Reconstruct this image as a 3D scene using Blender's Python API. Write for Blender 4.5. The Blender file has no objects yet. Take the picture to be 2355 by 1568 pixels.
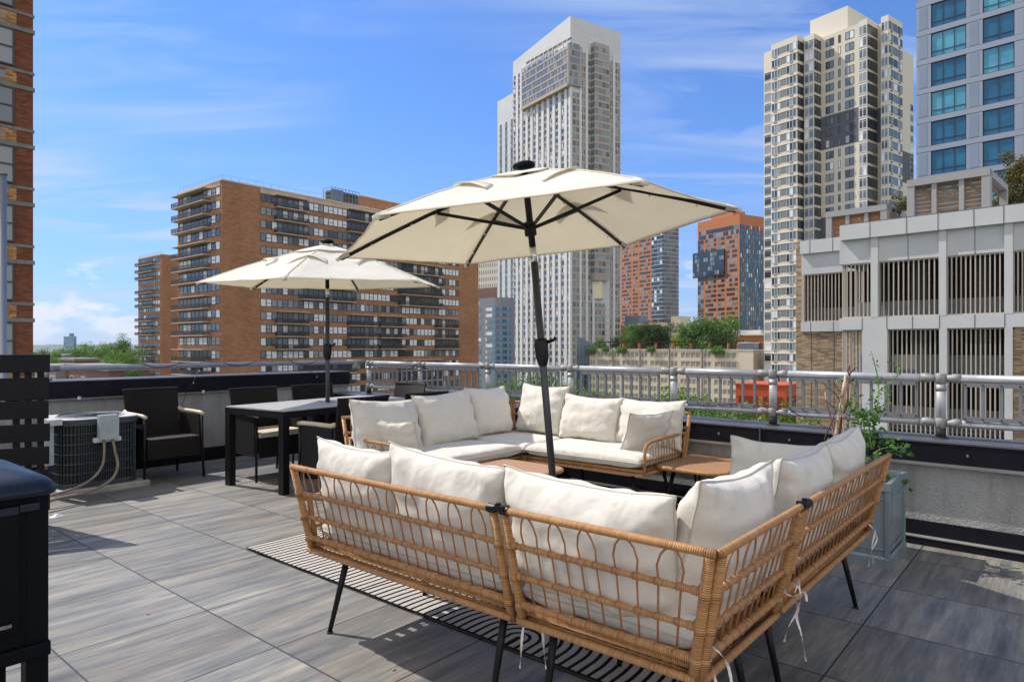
import bpy, math, random
from mathutils import Vector, Matrix, noise
random.seed(7)
S = bpy.context.scene
R = math.radians
# ---------------- camera ----------------
cam = bpy.data.cameras.new('camera'); co = bpy.data.objects.new('camera', cam); S.collection.objects.link(co); S.camera = co
cam.sensor_width = 36; cam.lens = 36*1541.4/2354.4; co.location = (0, 0, 1.3); co.rotation_euler = (R(90), 0, 0)
cam.shift_y = 13.0/2354.4; cam.clip_start = 0.05; cam.clip_end = 20000
# ---------------- sun ----------------
sv = Vector((-.882*math.cos(R(50)), .471*math.cos(R(50)), math.sin(R(50)))).normalized()
sl = bpy.data.lights.new('sun', 'SUN'); sl.energy = 4.3; sl.angle = R(.53); sl.color = (1, .94, .85)
so = bpy.data.objects.new('sun', sl); S.collection.objects.link(so); so.rotation_euler = sv.to_track_quat('Z', 'Y').to_euler()
so.location = (0, 0, 300)
# ---------------- node helper ----------------
class NT:
    def __init__(s, nt): s.nt = nt; s.n = nt.nodes; s.l = nt.links; s.n.clear()
    def add(s, t, ins=None, **kw):
        nd = s.n.new(t)
        for k, v in kw.items(): setattr(nd, k, v)
        if ins:
            for k, v in ins.items():
                sk = nd.inputs[k]
                if isinstance(v, bpy.types.NodeSocket): s.l.new(v, sk)
                else: sk.default_value = v
        return nd
    def m(s, op, a, b=None, c=None):
        d = {0: a}
        if b is not None: d[1] = b
        if c is not None: d[2] = c
        return s.add('ShaderNodeMath', d, operation=op).outputs[0]
    def ramp(s, f, stops, interp='LINEAR'):
        nd = s.add('ShaderNodeValToRGB', {0: f}); cr = nd.color_ramp; cr.interpolation = interp
        while len(cr.elements) < len(stops): cr.elements.new(.5)
        for e, (p, c) in zip(cr.elements, stops):
            e.position = p; e.color = c if len(c) == 4 else (*c, 1)
        return nd.outputs[0]
    def mix(s, f, a, b, mode='MIX'):
        nd = s.add('ShaderNodeMix', data_type='RGBA', blend_type=mode)
        for i, v in ((0, f), (6, a), (7, b)):
            if isinstance(v, bpy.types.NodeSocket): s.l.new(v, nd.inputs[i])
            else: nd.inputs[i].default_value = v if (i == 0 or len(v) == 4) else (*v, 1)
        return nd.outputs[2]
    def noise(s, vec, scale, detail=3, rough=.55, out=0, dist=0):
        return s.add('ShaderNodeTexNoise', {'Vector': vec, 'Scale': scale, 'Detail': detail, 'Roughness': rough, 'Distortion': dist}).outputs[out]
    def mapping(s, vec, loc=(0,0,0), rot=(0,0,0), scale=(1,1,1)):
        return s.add('ShaderNodeMapping', {'Vector': vec, 'Location': loc, 'Rotation': rot, 'Scale': scale}).outputs[0]
# ---------------- world ----------------
W = bpy.data.worlds.new('World'); S.world = W; W.use_nodes = True; t = NT(W.node_tree)
sky = t.add('ShaderNodeTexSky', sky_type='NISHITA', sun_disc=False, sun_elevation=R(50), sun_rotation=R(298.1), altitude=0, air_density=1.0, dust_density=.35, ozone_density=1.6)
tc = t.add('ShaderNodeTexCoord').outputs['Generated']
sep = t.add('ShaderNodeSeparateXYZ', {0: tc}); dz = t.m('MAXIMUM', sep.outputs[2], 0)
den = t.m('ADD', dz, .12)
pv = t.add('ShaderNodeCombineXYZ', {0: t.m('DIVIDE', sep.outputs[0], den), 1: t.m('DIVIDE', sep.outputs[1], den), 2: 0}).outputs[0]
wv = t.mapping(pv, loc=(1.3, .4, 0), rot=(0, 0, R(38)), scale=(.5, 1.9, 1))
ci = t.noise(wv, 1.9, 6, .58, dist=.7)
big = t.noise(t.mapping(pv, loc=(2.3, 7.1, 0)), .8, 2, .5)
cf = t.m('MULTIPLY', t.ramp(ci, [(.43, (0,0,0)), (.70, (1,1,1))]), t.ramp(big, [(.36, (0,0,0)), (.60, (1,1,1))]))
cf = t.m('MULTIPLY', cf, .85)
lowf = t.ramp(dz, [(0, (1,1,1)), (.06, (.85,.85,.85)), (.30, (.22,.22,.22)), (.62, (.0,.0,.0))])
# cumulus bank low over the horizon
cv = t.mapping(tc, loc=(.2, 0, .0), scale=(3.2, 3.2, 8.0))
cu = t.noise(cv, 1.9, 6, .58)
thr = t.m('ADD', cu, t.m('MULTIPLY', t.ramp(dz, [(0, (0,0,0)), (.02, (.07,.07,.07)), (.07, (.03,.03,.03)), (.13, (.0,.0,.0)), (.16, (0,0,0))]), 1.6))
cum = t.m('MULTIPLY', t.ramp(thr, [(.565, (0,0,0)), (.63, (1,1,1))]), t.ramp(dz, [(0, (.8,.8,.8)), (.10, (.9,.9,.9)), (.17, (0,0,0)), (.3, (0,0,0))]))
c0 = t.mix(1.0, sky.outputs[0], (.42, .74, 1.22), 'MULTIPLY')
c1 = t.mix(t.m('MULTIPLY', lowf, .60), c0, (2.6, 3.4, 5.3))
c2 = t.mix(cf, c1, (4.0, 4.7, 6.2))
c3 = t.mix(t.m('MULTIPLY', cum, .85), c2, (6.2, 6.2, 6.7))
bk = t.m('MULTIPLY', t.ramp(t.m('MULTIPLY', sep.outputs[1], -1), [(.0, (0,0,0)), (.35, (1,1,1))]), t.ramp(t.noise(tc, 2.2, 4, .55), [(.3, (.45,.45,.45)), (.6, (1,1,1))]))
c3 = t.mix(t.m('MULTIPLY', bk, .9), c3, (8.8, 8.5, 8.0))    # unseen broken cloud added behind the camera as neutral fill light
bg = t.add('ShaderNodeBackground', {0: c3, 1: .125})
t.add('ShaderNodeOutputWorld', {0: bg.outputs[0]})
S.view_settings.view_transform = 'Standard'; S.view_settings.look = 'None'; S.view_settings.exposure = .30; S.view_settings.gamma = 1
# ---------------- geometry helpers ----------------
F, CX, HY, CH = 1541.4, 1177.0, 797.0, 1.3
def G(u, v, z=0.0):            # pixel of the photo (2354 wide) -> point at height z
    Y = F*(CH-z)/(v-HY); return Vector(((u-CX)/F*Y, Y, z))
def P(u, v, Y): return Vector(((u-CX)/F*Y, Y, CH+(HY-v)/F*Y))
AD = Vector((-.766, .643, 0)); BD = Vector((.643, .766, 0)); UP = Vector((0, 0, 1))
class MB:
    def __init__(s): s.v = []; s.f = []; s.m = []; s.uv = []
    def face(s, pts, m, uv=None):
        i = len(s.v); s.v += [tuple(p) for p in pts]; s.f.append(tuple(range(i, i+len(pts)))); s.m.append(m); s.uv.append(uv)
    def box(s, c, d, m, rz=0, M=None):
        hx, hy, hz = d[0]/2, d[1]/2, d[2]/2
        if M is None:
            M = Matrix.Translation(c) @ Matrix.Rotation(rz, 4, 'Z') if rz else None
        p = []
        for x, y, z in ((-1,-1,-1),(1,-1,-1),(1,1,-1),(-1,1,-1),(-1,-1,1),(1,-1,1),(1,1,1),(-1,1,1)):
            q = Vector((x*hx, y*hy, z*hz)); p.append(tuple(M @ q) if M else (c[0]+q.x, c[1]+q.y, c[2]+q.z))
        i = len(s.v); s.v += p
        for f in ((0,3,2,1),(4,5,6,7),(0,1,5,4),(1,2,6,5),(2,3,7,6),(3,0,4,7)):
            s.f.append(tuple(i+k for k in f)); s.m.append(m); s.uv.append(None)
    def bb(s, x0, x1, y0, y1, z0, z1, m):
        s.box(((x0+x1)/2, (y0+y1)/2, (z0+z1)/2), (abs(x1-x0), abs(y1-y0), abs(z1-z0)), m)
    def beam(s, a, b, w, h, m, up=UP):      # bar from a to b, w across, h along 'up'
        a = Vector(a); b = Vector(b); d = b-a; L = d.length; d.normalize()
        u = Vector(up); sd = d.cross(u)
        if sd.length < 1e-5: sd = d.cross(Vector((1, 0, 0)))
        sd.normalize(); u = sd.cross(d)
        M = Matrix((( d.x, sd.x, u.x, 0), (d.y, sd.y, u.y, 0), (d.z, sd.z, u.z, 0), (0,0,0,1)))
        M = Matrix.Translation((a+b)/2) @ M
        s.box(None, (L, w, h), m, M=M)
    def tube(s, pts, r, m, n=8, caps=True, closed=False, r2=None):
        pts = [Vector(p) for p in pts]; N = len(pts); rings = []; L = 0; Ls = [0]
        for i in range(1, N): L += (pts[i]-pts[i-1]).length; Ls.append(L)
        if closed: Ls.append(L+(pts[0]-pts[-1]).length)
        pn = None; base = len(s.v)
        for i in range(N):
            if closed: tg = pts[(i+1) % N]-pts[i-1]
            else: tg = pts[min(i+1, N-1)]-pts[max(i-1, 0)]
            tg.normalize()
            if pn is None:
                pn = tg.cross(UP) if abs(tg.z) < .9 else tg.cross(Vector((1, 0, 0)))
            pn = pn-tg*pn.dot(tg)
            if pn.length < 1e-6: pn = tg.orthogonal()
            pn.normalize(); bn = tg.cross(pn)
            rr = r[i] if isinstance(r, (list, tuple)) else r
            for k in range(n):
                a = 2*math.pi*k/n; s.v.append(tuple(pts[i]+(pn*math.cos(a)+bn*math.sin(a))*rr))
        M = N if closed else N-1
        for i in range(M):
            j = (i+1) % N
            for k in range(n):
                k2 = (k+1) % n
                s.f.append((base+i*n+k, base+i*n+k2, base+j*n+k2, base+j*n+k)); s.m.append(m)
                s.uv.append(((k/n, Ls[i]), ((k+1)/n, Ls[i]), ((k+1)/n, Ls[i+1]), (k/n, Ls[i+1])))
        if caps and not closed:
            s.f.append(tuple(base+k for k in reversed(range(n)))); s.m.append(m); s.uv.append(None)
            s.f.append(tuple(base+(N-1)*n+k for k in range(n))); s.m.append(m); s.uv.append(None)
    def smooth(s, pts, k=5):
        q = [Vector(p) for p in pts]; out = []
        for i in range(len(q)-1):
            a = q[max(0, i-1)]; b = q[i]; c = q[i+1]; d = q[min(len(q)-1, i+2)]
            for j in range(k): f = j/k; out.append(.5*((2*b)+(-a+c)*f+(2*a-5*b+4*c-d)*f*f+(-a+3*b-3*c+d)*f**3))
        return out+[q[-1]]
    def lathe(s, prof, c, m, n=24, M=None):
        base = len(s.v)
        for r, z in prof:
            for k in range(n):
                a = 2*math.pi*k/n; q = Vector((r*math.cos(a), r*math.sin(a), z))
                q = (M @ q) if M else q; s.v.append((c[0]+q.x, c[1]+q.y, c[2]+q.z))
        for i in range(len(prof)-1):
            for k in range(n):
                k2 = (k+1) % n
                s.f.append((base+i*n+k, base+i*n+k2, base+(i+1)*n+k2, base+(i+1)*n+k)); s.m.append(m); s.uv.append(None)
    def prism(s, pts, z0, z1, m, mt=None):
        n = len(pts); b = len(s.v); s.v += [(p[0], p[1], z0) for p in pts]+[(p[0], p[1], z1) for p in pts]
        s.f.append(tuple(b+k for k in reversed(range(n)))); s.m.append(m); s.uv.append(None)
        s.f.append(tuple(b+n+k for k in range(n))); s.m.append(mt or m); s.uv.append(None)
        for k in range(n):
            k2 = (k+1) % n; s.f.append((b+k, b+k2, b+n+k2, b+n+k)); s.m.append(m); s.uv.append(None)
    def build(s, name, parent=None, smooth=False, bevel=0, seg=2):
        me = bpy.data.meshes.new(name); me.from_pydata(s.v, [], s.f)
        mats = []
        for m in s.m:
            if m not in mats: mats.append(m)
        for m in mats: me.materials.append(MAT[m])
        ix = {m: i for i, m in enumerate(mats)}
        me.polygons.foreach_set('material_index', [ix[m] for m in s.m])
        if any(u is not None for u in s.uv):
            ul = me.uv_layers.new(name='UVMap'); flat = []
            for f, u in zip(s.f, s.uv):
                for k in range(len(f)): flat += (list(u[k]) if u else [0, 0])
            ul.data.foreach_set('uv', flat)
        if smooth: me.polygons.foreach_set('use_smooth', [True]*len(me.polygons))
        me.update()
        o = bpy.data.objects.new(name, me); S.collection.objects.link(o)
        if parent: o.parent = parent
        if bevel:
            b = o.modifiers.new('bevel', 'BEVEL'); b.width = bevel; b.segments = seg; b.limit_method = 'ANGLE'
            b.harden_normals = False
        return o
def tag(o, label, cat, group=None, kind=None):
    if label: o['label'] = label
    if cat: o['category'] = cat
    if group: o['group'] = group
    if kind: o['kind'] = kind
    return o
def thing(name, loc=(0,0,0), rz=0, label=None, cat=None, group=None):
    o = bpy.data.objects.new(name, None); S.collection.objects.link(o); o.location = loc; o.rotation_euler = (0, 0, rz); o.empty_display_size = .1
    return tag(o, label, cat, group)
def copytree(o, parent=None):
    c = o.copy(); S.collection.objects.link(c); c.parent = parent
    for ch in list(o.children): copytree(ch, c)
    return c
# ---------------- materials ----------------
MAT = {}
def mat(name, col, rough=.6, metal=0, fn=None, spec=.5, **kw):
    m = bpy.data.materials.new(name); m.use_nodes = True; t = NT(m.node_tree)
    p = t.add('ShaderNodeBsdfPrincipled', {'Base Color': (*col, 1), 'Roughness': rough, 'Metallic': metal, 'Specular IOR Level': spec})
    for k, v in kw.items(): p.inputs[k.replace('_', ' ')].default_value = v
    t.add('ShaderNodeOutputMaterial', {0: p.outputs[0]}); MAT[name] = m
    if fn: fn(t, p)
    return m
def OC(t): return t.add('ShaderNodeTexCoord').outputs['Object']
def bump(t, p, h, dist=.01, st=1):
    b = t.add('ShaderNodeBump', {'Height': h, 'Distance': dist, 'Strength': st}); t.l.new(b.outputs[0], p.inputs['Normal'])
def vary(c1, c2, scale=2, detail=4, bscale=None, bdist=.002, stretch=(1,1,1), lo=.3, hi=.7):
    def f(t, p):
        o = t.mapping(OC(t), scale=stretch); n = t.noise(o, scale, detail)
        t.l.new(t.ramp(n, [(lo, c1), (hi, c2)]), p.inputs['Base Color'])
        if bscale: bump(t, p, t.noise(o, bscale, 3), bdist)
    return f
def brickfn(cols, mortar, bw=.2, bh=.067, ms=.008, big=None, scalez=1):
    def f(t, p):
        o = OC(t); sp = t.add('ShaderNodeSeparateXYZ', {0: o})
        v = t.add('ShaderNodeCombineXYZ', {0: t.m('ADD', sp.outputs[0], sp.outputs[1]), 1: sp.outputs[2], 2: 0}).outputs[0]
        b = t.add('ShaderNodeTexBrick', {'Vector': v, 'Color1': (0,0,0,1), 'Color2': (1,1,1,1), 'Mortar': (.5,.5,.5,1), 'Scale': 1, 'Mortar Size': ms, 'Brick Width': bw, 'Row Height': bh, 'Bias': 0})
        st = [(i/max(1, len(cols)-1), c) for i, c in enumerate(cols)]
        c = t.ramp(b.outputs[0], st); c = t.mix(b.outputs[1], c, mortar)
        n = t.noise(o, .35 if big is None else big, 4); c = t.mix(1.0, c, t.ramp(n, [(.3, (.82,.82,.82)), (.7, (1.1,1.1,1.1))]), 'MULTIPLY')
        t.l.new(c, p.inputs['Base Color'])
    return f
def tilefn(t, p):
    o = t.mapping(OC(t), rot=(0, 0, R(-50)))
    # x' along b, y' along a
    sp = t.add('ShaderNodeSeparateXYZ', {0: o}); T = .63
    ox = T0x; oy = T0y
    x = t.m('DIVIDE', t.m('SUBTRACT', sp.outputs[0], ox), T); y = t.m('DIVIDE', t.m('SUBTRACT', sp.outputs[1], oy), T)
    fx = t.m('FRACT', x); fy = t.m('FRACT', y); ixx = t.m('FLOOR', x); iyy = t.m('FLOOR', y)
    wn = t.add('ShaderNodeTexWhiteNoise', {0: t.add('ShaderNodeCombineXYZ', {0: ixx, 1: iyy, 2: 3.3}).outputs[0]}, noise_dimensions='3D')
    pl = t.m('FLOOR', t.m('MULTIPLY', fy, 4))
    wp = t.add('ShaderNodeTexWhiteNoise', {0: t.add('ShaderNodeCombineXYZ', {0: ixx, 1: iyy, 2: pl}).outputs[0]}, noise_dimensions='3D')
    off = t.add('ShaderNodeVectorMath', {0: wn.outputs[1], 1: (9, 9, 9)}, operation='MULTIPLY').outputs[0]
    vv = t.add('ShaderNodeVectorMath', {0: o, 1: off}, operation='ADD').outputs[0]
    s1 = t.noise(t.mapping(vv, scale=(1.1, 8.5, 1)), 1.5, 5, .6, dist=.35)
    s2 = t.noise(t.mapping(vv, scale=(2.2, 46, 1)), 1.6, 5, .65, dist=.2)
    s3 = t.noise(t.mapping(vv, loc=(4, 4, 0), scale=(.8, 6.0, 1)), 1.2, 3, .5, dist=.3)
    c = t.ramp(s1, [(.30, (.112,.115,.117)), (.46, (.19,.19,.184)), (.58, (.262,.248,.220)), (.74, (.36,.33,.275))])
    c = t.mix(t.m('MULTIPLY', t.ramp(s3, [(.48, (0,0,0)), (.66, (1,1,1))]), .28), c, (.27, .22, .165))
    c = t.mix(.7, c, t.ramp(s2, [(.3, (.60,.60,.61)), (.7, (1.20,1.19,1.17))]), 'MULTIPLY'); s4 = t.noise(t.mapping(vv, scale=(5, 130, 1)), 1.6, 3, .6); c = t.mix(.6, c, t.ramp(s4, [(.3, (.74,.74,.74)), (.7, (1.15,1.15,1.15))]), 'MULTIPLY')
    pv_ = t.m('MULTIPLY_ADD', wp.outputs[0], .22, .88)
    tv = t.m('MULTIPLY_ADD', wn.outputs[0], .30, .84)
    c = t.mix(1.0, c, t.add('ShaderNodeCombineXYZ', {0: t.m('MULTIPLY', pv_, tv), 1: t.m('MULTIPLY', pv_, tv), 2: t.m('MULTIPLY', pv_, tv)}).outputs[0], 'MULTIPLY')
    # large dirt patches
    dn = t.noise(o, .9, 5, .6); c = t.mix(1.0, c, t.ramp(dn, [(.3, (.78,.77,.74)), (.65, (1.06,1.06,1.06))]), 'MULTIPLY')
    w = .0042/T
    ex = t.m('MINIMUM', fx, t.m('SUBTRACT', 1, fx)); ey = t.m('MINIMUM', fy, t.m('SUBTRACT', 1, fy)); e = t.m('MINIMUM', ex, ey)
    j = t.m('LESS_THAN', e, w)
    c = t.mix(j, c, (.035, .036, .038))
    sp2 = t.noise(o, 60, 2); c = t.mix(t.m('MULTIPLY', t.m('GREATER_THAN', sp2, .74), .35), c, (.12, .11, .10))
    t.l.new(c, p.inputs['Base Color'])
    t.l.new(t.ramp(s2, [(.3, (.42,.42,.42)), (.7, (.62,.62,.62))]), p.inputs['Roughness'])
    hh = t.m('MULTIPLY', s2, .25); bump(t, p, hh, .003, .8)
g0 = Vector((-1.506, 3.307, 0))
# mapping rotates by -50deg: x' = x cos50 + y sin50 (along b), y' = -x sin50 + y cos50 (along a)
T0x = g0.x*math.cos(R(50))+g0.y*math.sin(R(50)); T0y = -g0.x*math.sin(R(50))+g0.y*math.cos(R(50))
T0x -= .63*20; T0y -= .63*20
mat('tile', (.3,.3,.3), .5, fn=tilefn, spec=.4)
def stuccofn(t, p):
    o = OC(t); n = t.noise(o, 2.2, 5, .6); n2 = t.noise(o, 75, 2)
    c = t.ramp(n, [(.3, (.30,.305,.30)), (.7, (.41,.41,.395))]); c = t.mix(.8, c, t.ramp(n2, [(.3, (.84,.84,.84)), (.7, (1.08,1.08,1.08))]), 'MULTIPLY')
    dr = t.noise(t.mapping(o, scale=(6, 6, .7)), 1.5, 5, .6); c = t.mix(1.0, c, t.ramp(dr, [(.35, (.80,.79,.77)), (.6, (1.04,1.04,1.04))]), 'MULTIPLY')
    t.l.new(c, p.inputs['Base Color']); bump(t, p, n2, .008, 1)
mat('stucco', (.3,.3,.3), .9, fn=stuccofn, spec=.2)
mat('cap_black', (.008,.008,.013), .6, fn=vary((.006,.006,.011), (.012,.012,.018), 6, 4), spec=.12)
mat('cap_top', (.07,.07,.085), .42, fn=vary((.05,.05,.065), (.09,.09,.105), 3, 5))
mat('flash_grey', (.20,.195,.19), .55, fn=vary((.13,.125,.12), (.24,.235,.225), 4, 5))
mat('alu', (.60,.61,.64), .45, metal=.4, fn=lambda t, p: (t.l.new(t.ramp(t.noise(OC(t), 9, 5), [(.3, (.38,.385,.40)), (.7, (.50,.505,.52))]), p.inputs['Base Color']), t.l.new(t.ramp(t.noise(OC(t), 25, 4), [(.3, (.38,.38,.38)), (.7, (.52,.52,.52))]), p.inputs['Roughness'])))
mat('alu_cast', (.36,.35,.34), .6, metal=.3, fn=vary((.22,.215,.21), (.33,.32,.31), 30, 4, 60, .002))
mat('baluster', (.20,.205,.215), .5, metal=.3)
mat('rubber', (.02,.02,.02), .7)
mat('fence_black', (.006,.007,.009), .6, spec=.2, fn=vary((.004,.005,.007), (.009,.009,.012), 8, 4, 40, .001, (1,1,8)))
mat('grill_paint', (.004,.010,.022), .38, spec=.35, fn=lambda t, p: bump(t, p, t.noise(OC(t), 160, 2), .0006, .5))
mat('grill_black', (.003,.004,.006), .6, spec=.12)
mat('chrome', (.75,.75,.77), .25, metal=1)
mat('black_metal', (.006,.006,.007), .45, spec=.3, fn=lambda t, p: bump(t, p, t.noise(OC(t), 200, 2), .0004, .4))
mat('pole_grey', (.045,.045,.052), .35, metal=.2)
mat('silver', (.7,.7,.7), .2, metal=1)
def rattanfn(t, p):
    uv = t.add('ShaderNodeTexCoord').outputs['UV']; sp = t.add('ShaderNodeSeparateXYZ', {0: uv})
    ph = t.m('ADD', t.m('MULTIPLY', sp.outputs[1], 1/.0068), sp.outputs[0])
    s = t.m('ABSOLUTE', t.m('SINE', t.m('MULTIPLY', ph, math.pi)))
    o = OC(t); n = t.noise(o, 14, 4); idn = t.add('ShaderNodeTexWhiteNoise', {1: t.m('FLOOR', ph)}, noise_dimensions='1D').outputs[0]
    c = t.ramp(t.m('ADD', t.m('MULTIPLY', n, .7), t.m('MULTIPLY', idn, .3)), [(.25, (.38,.18,.065)), (.5, (.50,.25,.095)), (.8, (.61,.34,.14))])
    c = t.mix(1.0, c, t.ramp(s, [(0, (.50,.44,.38)), (.35, (1,1,1))]), 'MULTIPLY')
    t.l.new(c, p.inputs['Base Color']); bump(t, p, t.m('POWER', s, .5), .0035, 1)
mat('rattan', (.55,.3,.14), .42, fn=rattanfn, spec=.4)
def caneknit(t, p):
    o = OC(t); n = t.noise(o, 30, 4); t.l.new(t.ramp(n, [(.3, (.27,.115,.042)), (.7, (.40,.185,.07))]), p.inputs['Base Color'])
mat('cane', (.45,.22,.09), .45, fn=caneknit)
def wovenfn(t, p):
    o = t.mapping(OC(t), rot=(0, 0, 0)); sp = t.add('ShaderNodeSeparateXYZ', {0: o})
    a = t.m('SINE', t.m('MULTIPLY', sp.outputs[0], 2*math.pi/.028)); b = t.m('SINE', t.m('MULTIPLY', sp.outputs[1], 2*math.pi/.014))
    h = t.m('MULTIPLY', a, b); f = t.m('MULTIPLY_ADD', h, .5, .5)
    c = t.ramp(f, [(0, (.16,.075,.035)), (.5, (.40,.21,.10)), (1, (.55,.32,.17))]); t.l.new(c, p.inputs['Base Color']); bump(t, p, f, .004, 1)
mat('woven_tan', (.5,.28,.13), .5, fn=wovenfn)
def wickfn(t, p):
    o = OC(t); sp = t.add('ShaderNodeSeparateXYZ', {0: o}); hx = t.m('ADD', sp.outputs[0], sp.outputs[1])
    a = t.m('SINE', t.m('MULTIPLY', hx, 2*math.pi/.03)); b = t.m('SINE', t.m('MULTIPLY', t.m('ADD', sp.outputs[2], t.m('MULTIPLY', hx, .25)), 2*math.pi/.022))
    f = t.m('MULTIPLY_ADD', t.m('MULTIPLY', a, b), .5, .5)
    c = t.ramp(f, [(0, (.002,.002,.002)), (.6, (.010,.008,.007)), (1, (.030,.021,.017))]); t.l.new(c, p.inputs['Base Color']); bump(t, p, f, .006, 1)
mat('wicker', (.02,.018,.017), .5, spec=.25, fn=wickfn)
mat('wicker_brown', (.05,.03,.02), .35, fn=lambda t, p: (wickfn(t, p), None))
mat('arm_wood', (.62,.50,.36), .5, fn=vary((.52,.40,.26), (.68,.56,.42), 8, 4, None, 0, (1,1,6)))
mat('seat_pad', (.62,.52,.40), .85, fn=vary((.55,.46,.36), (.66,.57,.45), 5, 4))
def clothfn(c1, c2):
    def f(t, p):
        o = OC(t); n = t.noise(o, 3.2, 5, .6)
        t.l.new(t.ramp(n, [(.3, c1), (.7, c2)]), p.inputs['Base Color'])
        w = t.noise(t.mapping(o, scale=(1, 1, .75)), 5.5, 3, .5, dist=.25); fine = t.noise(o, 420, 1)
        bump(t, p, t.m('MULTIPLY_ADD', w, 1, t.m('MULTIPLY', fine, .05)), .042, .9)
    return f
mat('cushion', (.68,.64,.57), .9, fn=clothfn((.62,.585,.515), (.67,.635,.57)), spec=.15, Sheen_Weight=.15)
mat('piping', (.50,.465,.40), .9, spec=.1)
mat('tie', (.72,.68,.60), .9, spec=.1)
def canopyfn(t, p):
    o = OC(t); n = t.noise(o, 2.4, 5, .6); w = t.noise(o, 5, 4, .6, dist=.8)
    c = t.ramp(n, [(.3, (.80,.785,.73)), (.7, (.87,.86,.815))]); st = t.noise(o, 1.1, 6, .7); c = t.mix(t.m('MULTIPLY', t.ramp(st, [(.55, (0,0,0)), (.75, (1,1,1))]), .22), c, (.52, .45, .34))
    t.l.new(c, p.inputs['Base Color']); bump(t, p, w, .02, .5)
    tr = t.add('ShaderNodeBsdfTranslucent', {0: (.92, .85, .69, 1)}); mx = t.add('ShaderNodeMixShader', {0: .42, 1: p.outputs[0], 2: tr.outputs[0]})
    out = [n_ for n_ in t.n if n_.type == 'OUTPUT_MATERIAL'][0]; t.l.new(mx.outputs[0], out.inputs[0])
mat('canopy', (.8,.77,.68), .9, fn=canopyfn, spec=.1)
mat('canopy_seam', (.62,.54,.38), .9, spec=.1)
def tabletopfn(t, p):
    o = OC(t); sp = t.add('ShaderNodeSeparateXYZ', {0: o}); n = t.noise(t.mapping(o, scale=(1, 7, 1)), 3, 5, .6, dist=.4)
    fr = t.m('FRACT', t.m('MULTIPLY', sp.outputs[1], 1/.15)); e = t.m('MINIMUM', fr, t.m('SUBTRACT', 1, fr))
    c = t.ramp(n, [(.3, (.33,.31,.28)), (.5, (.46,.44,.40)), (.7, (.58,.555,.51))]); c = t.mix(t.m('LESS_THAN', e, .03), c, (.12,.11,.10)); t.l.new(c, p.inputs['Base Color'])
mat('tabletop', (.45,.42,.38), .35, fn=tabletopfn)
def rugfn(t, p):
    o = OC(t); sp = t.add('ShaderNodeSeparateXYZ', {0: o}); u = sp.outputs[0]; v = sp.outputs[1]
    du = t.m('ABSOLUTE', t.m('SUBTRACT', u, 2.20)); dv = t.m('MAXIMUM', t.m('SUBTRACT', v, .10), 0)
    d = t.m('SQRT', t.m('ADD', t.m('MULTIPLY', du, du), t.m('MULTIPLY', dv, dv)))
    far = t.m('MULTIPLY', t.m('GREATER_THAN', d, 1.0), t.m('LESS_THAN', u, 2.2))
    dd = t.m('ADD', t.m('MULTIPLY', d, t.m('SUBTRACT', 1, far)), t.m('MULTIPLY', u, far))
    wob = t.m('MULTIPLY', t.noise(o, 9, 3), .010)
    fr = t.m('FRACT', t.m('DIVIDE', t.m('ADD', dd, wob), .047)); blk = t.m('LESS_THAN', fr, .36)
    edge = t.m('LESS_THAN', t.m('MINIMUM', v, u), .012); blk = t.m('MAXIMUM', blk, edge)
    n = t.noise(o, 150, 2)
    c = t.mix(blk, t.mix(n, (.38,.345,.31), (.56,.52,.47)), (.014,.012,.011)); t.l.new(c, p.inputs['Base Color']); bump(t, p, t.m('ADD', n, t.m('MULTIPLY', blk, .5)), .004, 1)
mat('rug', (.6,.56,.52), .95, fn=rugfn, spec=.1)
mat('ac_dark', (.045,.06,.075), .5, metal=.2); mat('ac_core', (.008,.009,.01), .6)
mat('ac_top', (.50,.51,.53), .5, fn=vary((.38,.39,.41), (.58,.59,.61), 8, 5))
mat('box_grey', (.36,.42,.42), .5, fn=vary((.30,.36,.36), (.40,.46,.46), 12, 5))
mat('concrete_pad', (.36,.34,.32), .85, fn=vary((.25,.24,.225), (.42,.40,.37), 7, 5, 40, .003))
mat('conduit', (.30,.25,.18), .6, fn=vary((.17,.14,.10), (.30,.24,.165), 9, 4)); mat('copper', (.45,.16,.07), .5); mat('white_plastic', (.62,.64,.66), .5)
mat('planter', (.21,.26,.29), .42, metal=.35, fn=vary((.155,.195,.22), (.28,.335,.365), 3, 5, None, 0, (3,3,.6)))
mat('soil', (.03,.022,.016), .95)
mat('bamboo', (.52,.32,.20), .6, fn=vary((.46,.30,.19), (.68,.49,.34), 12, 3)); mat('twig', (.13,.065,.04), .7); mat('twig_light', (.36,.20,.12), .7)
mat('cable', (.012,.014,.014), .6); mat('bulb', (.7,.72,.72), .15)
def leaffn(c1, c2, c3, trans=.35):
    def f(t, p):
        g = t.add('ShaderNodeNewGeometry').outputs['Random Per Island']; c = t.ramp(g, [(0, c1), (.55, c2), (1, c3)]); t.l.new(c, p.inputs['Base Color'])
        tr = t.add('ShaderNodeBsdfTranslucent', {0: t.mix(1.0, c, (1.3, 1.5, .6), 'MULTIPLY')}); mx = t.add('ShaderNodeMixShader', {0: trans, 1: p.outputs[0], 2: tr.outputs[0]})
        out = [n_ for n_ in t.n if n_.type == 'OUTPUT_MATERIAL'][0]; t.l.new(mx.outputs[0], out.inputs[0])
    return f
mat('leaf_green', (.05,.12,.03), .55, fn=leaffn((.065,.125,.03), (.11,.20,.05), (.17,.27,.08)), spec=.3)
mat('leaf_bright', (.1,.2,.03), .55, fn=leaffn((.065,.13,.022), (.115,.205,.038), (.18,.28,.06)), spec=.3)
mat('leaf_dark', (.03,.07,.02), .55, fn=leaffn((.022,.05,.014), (.035,.08,.022), (.06,.11,.035)), spec=.3)
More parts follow.
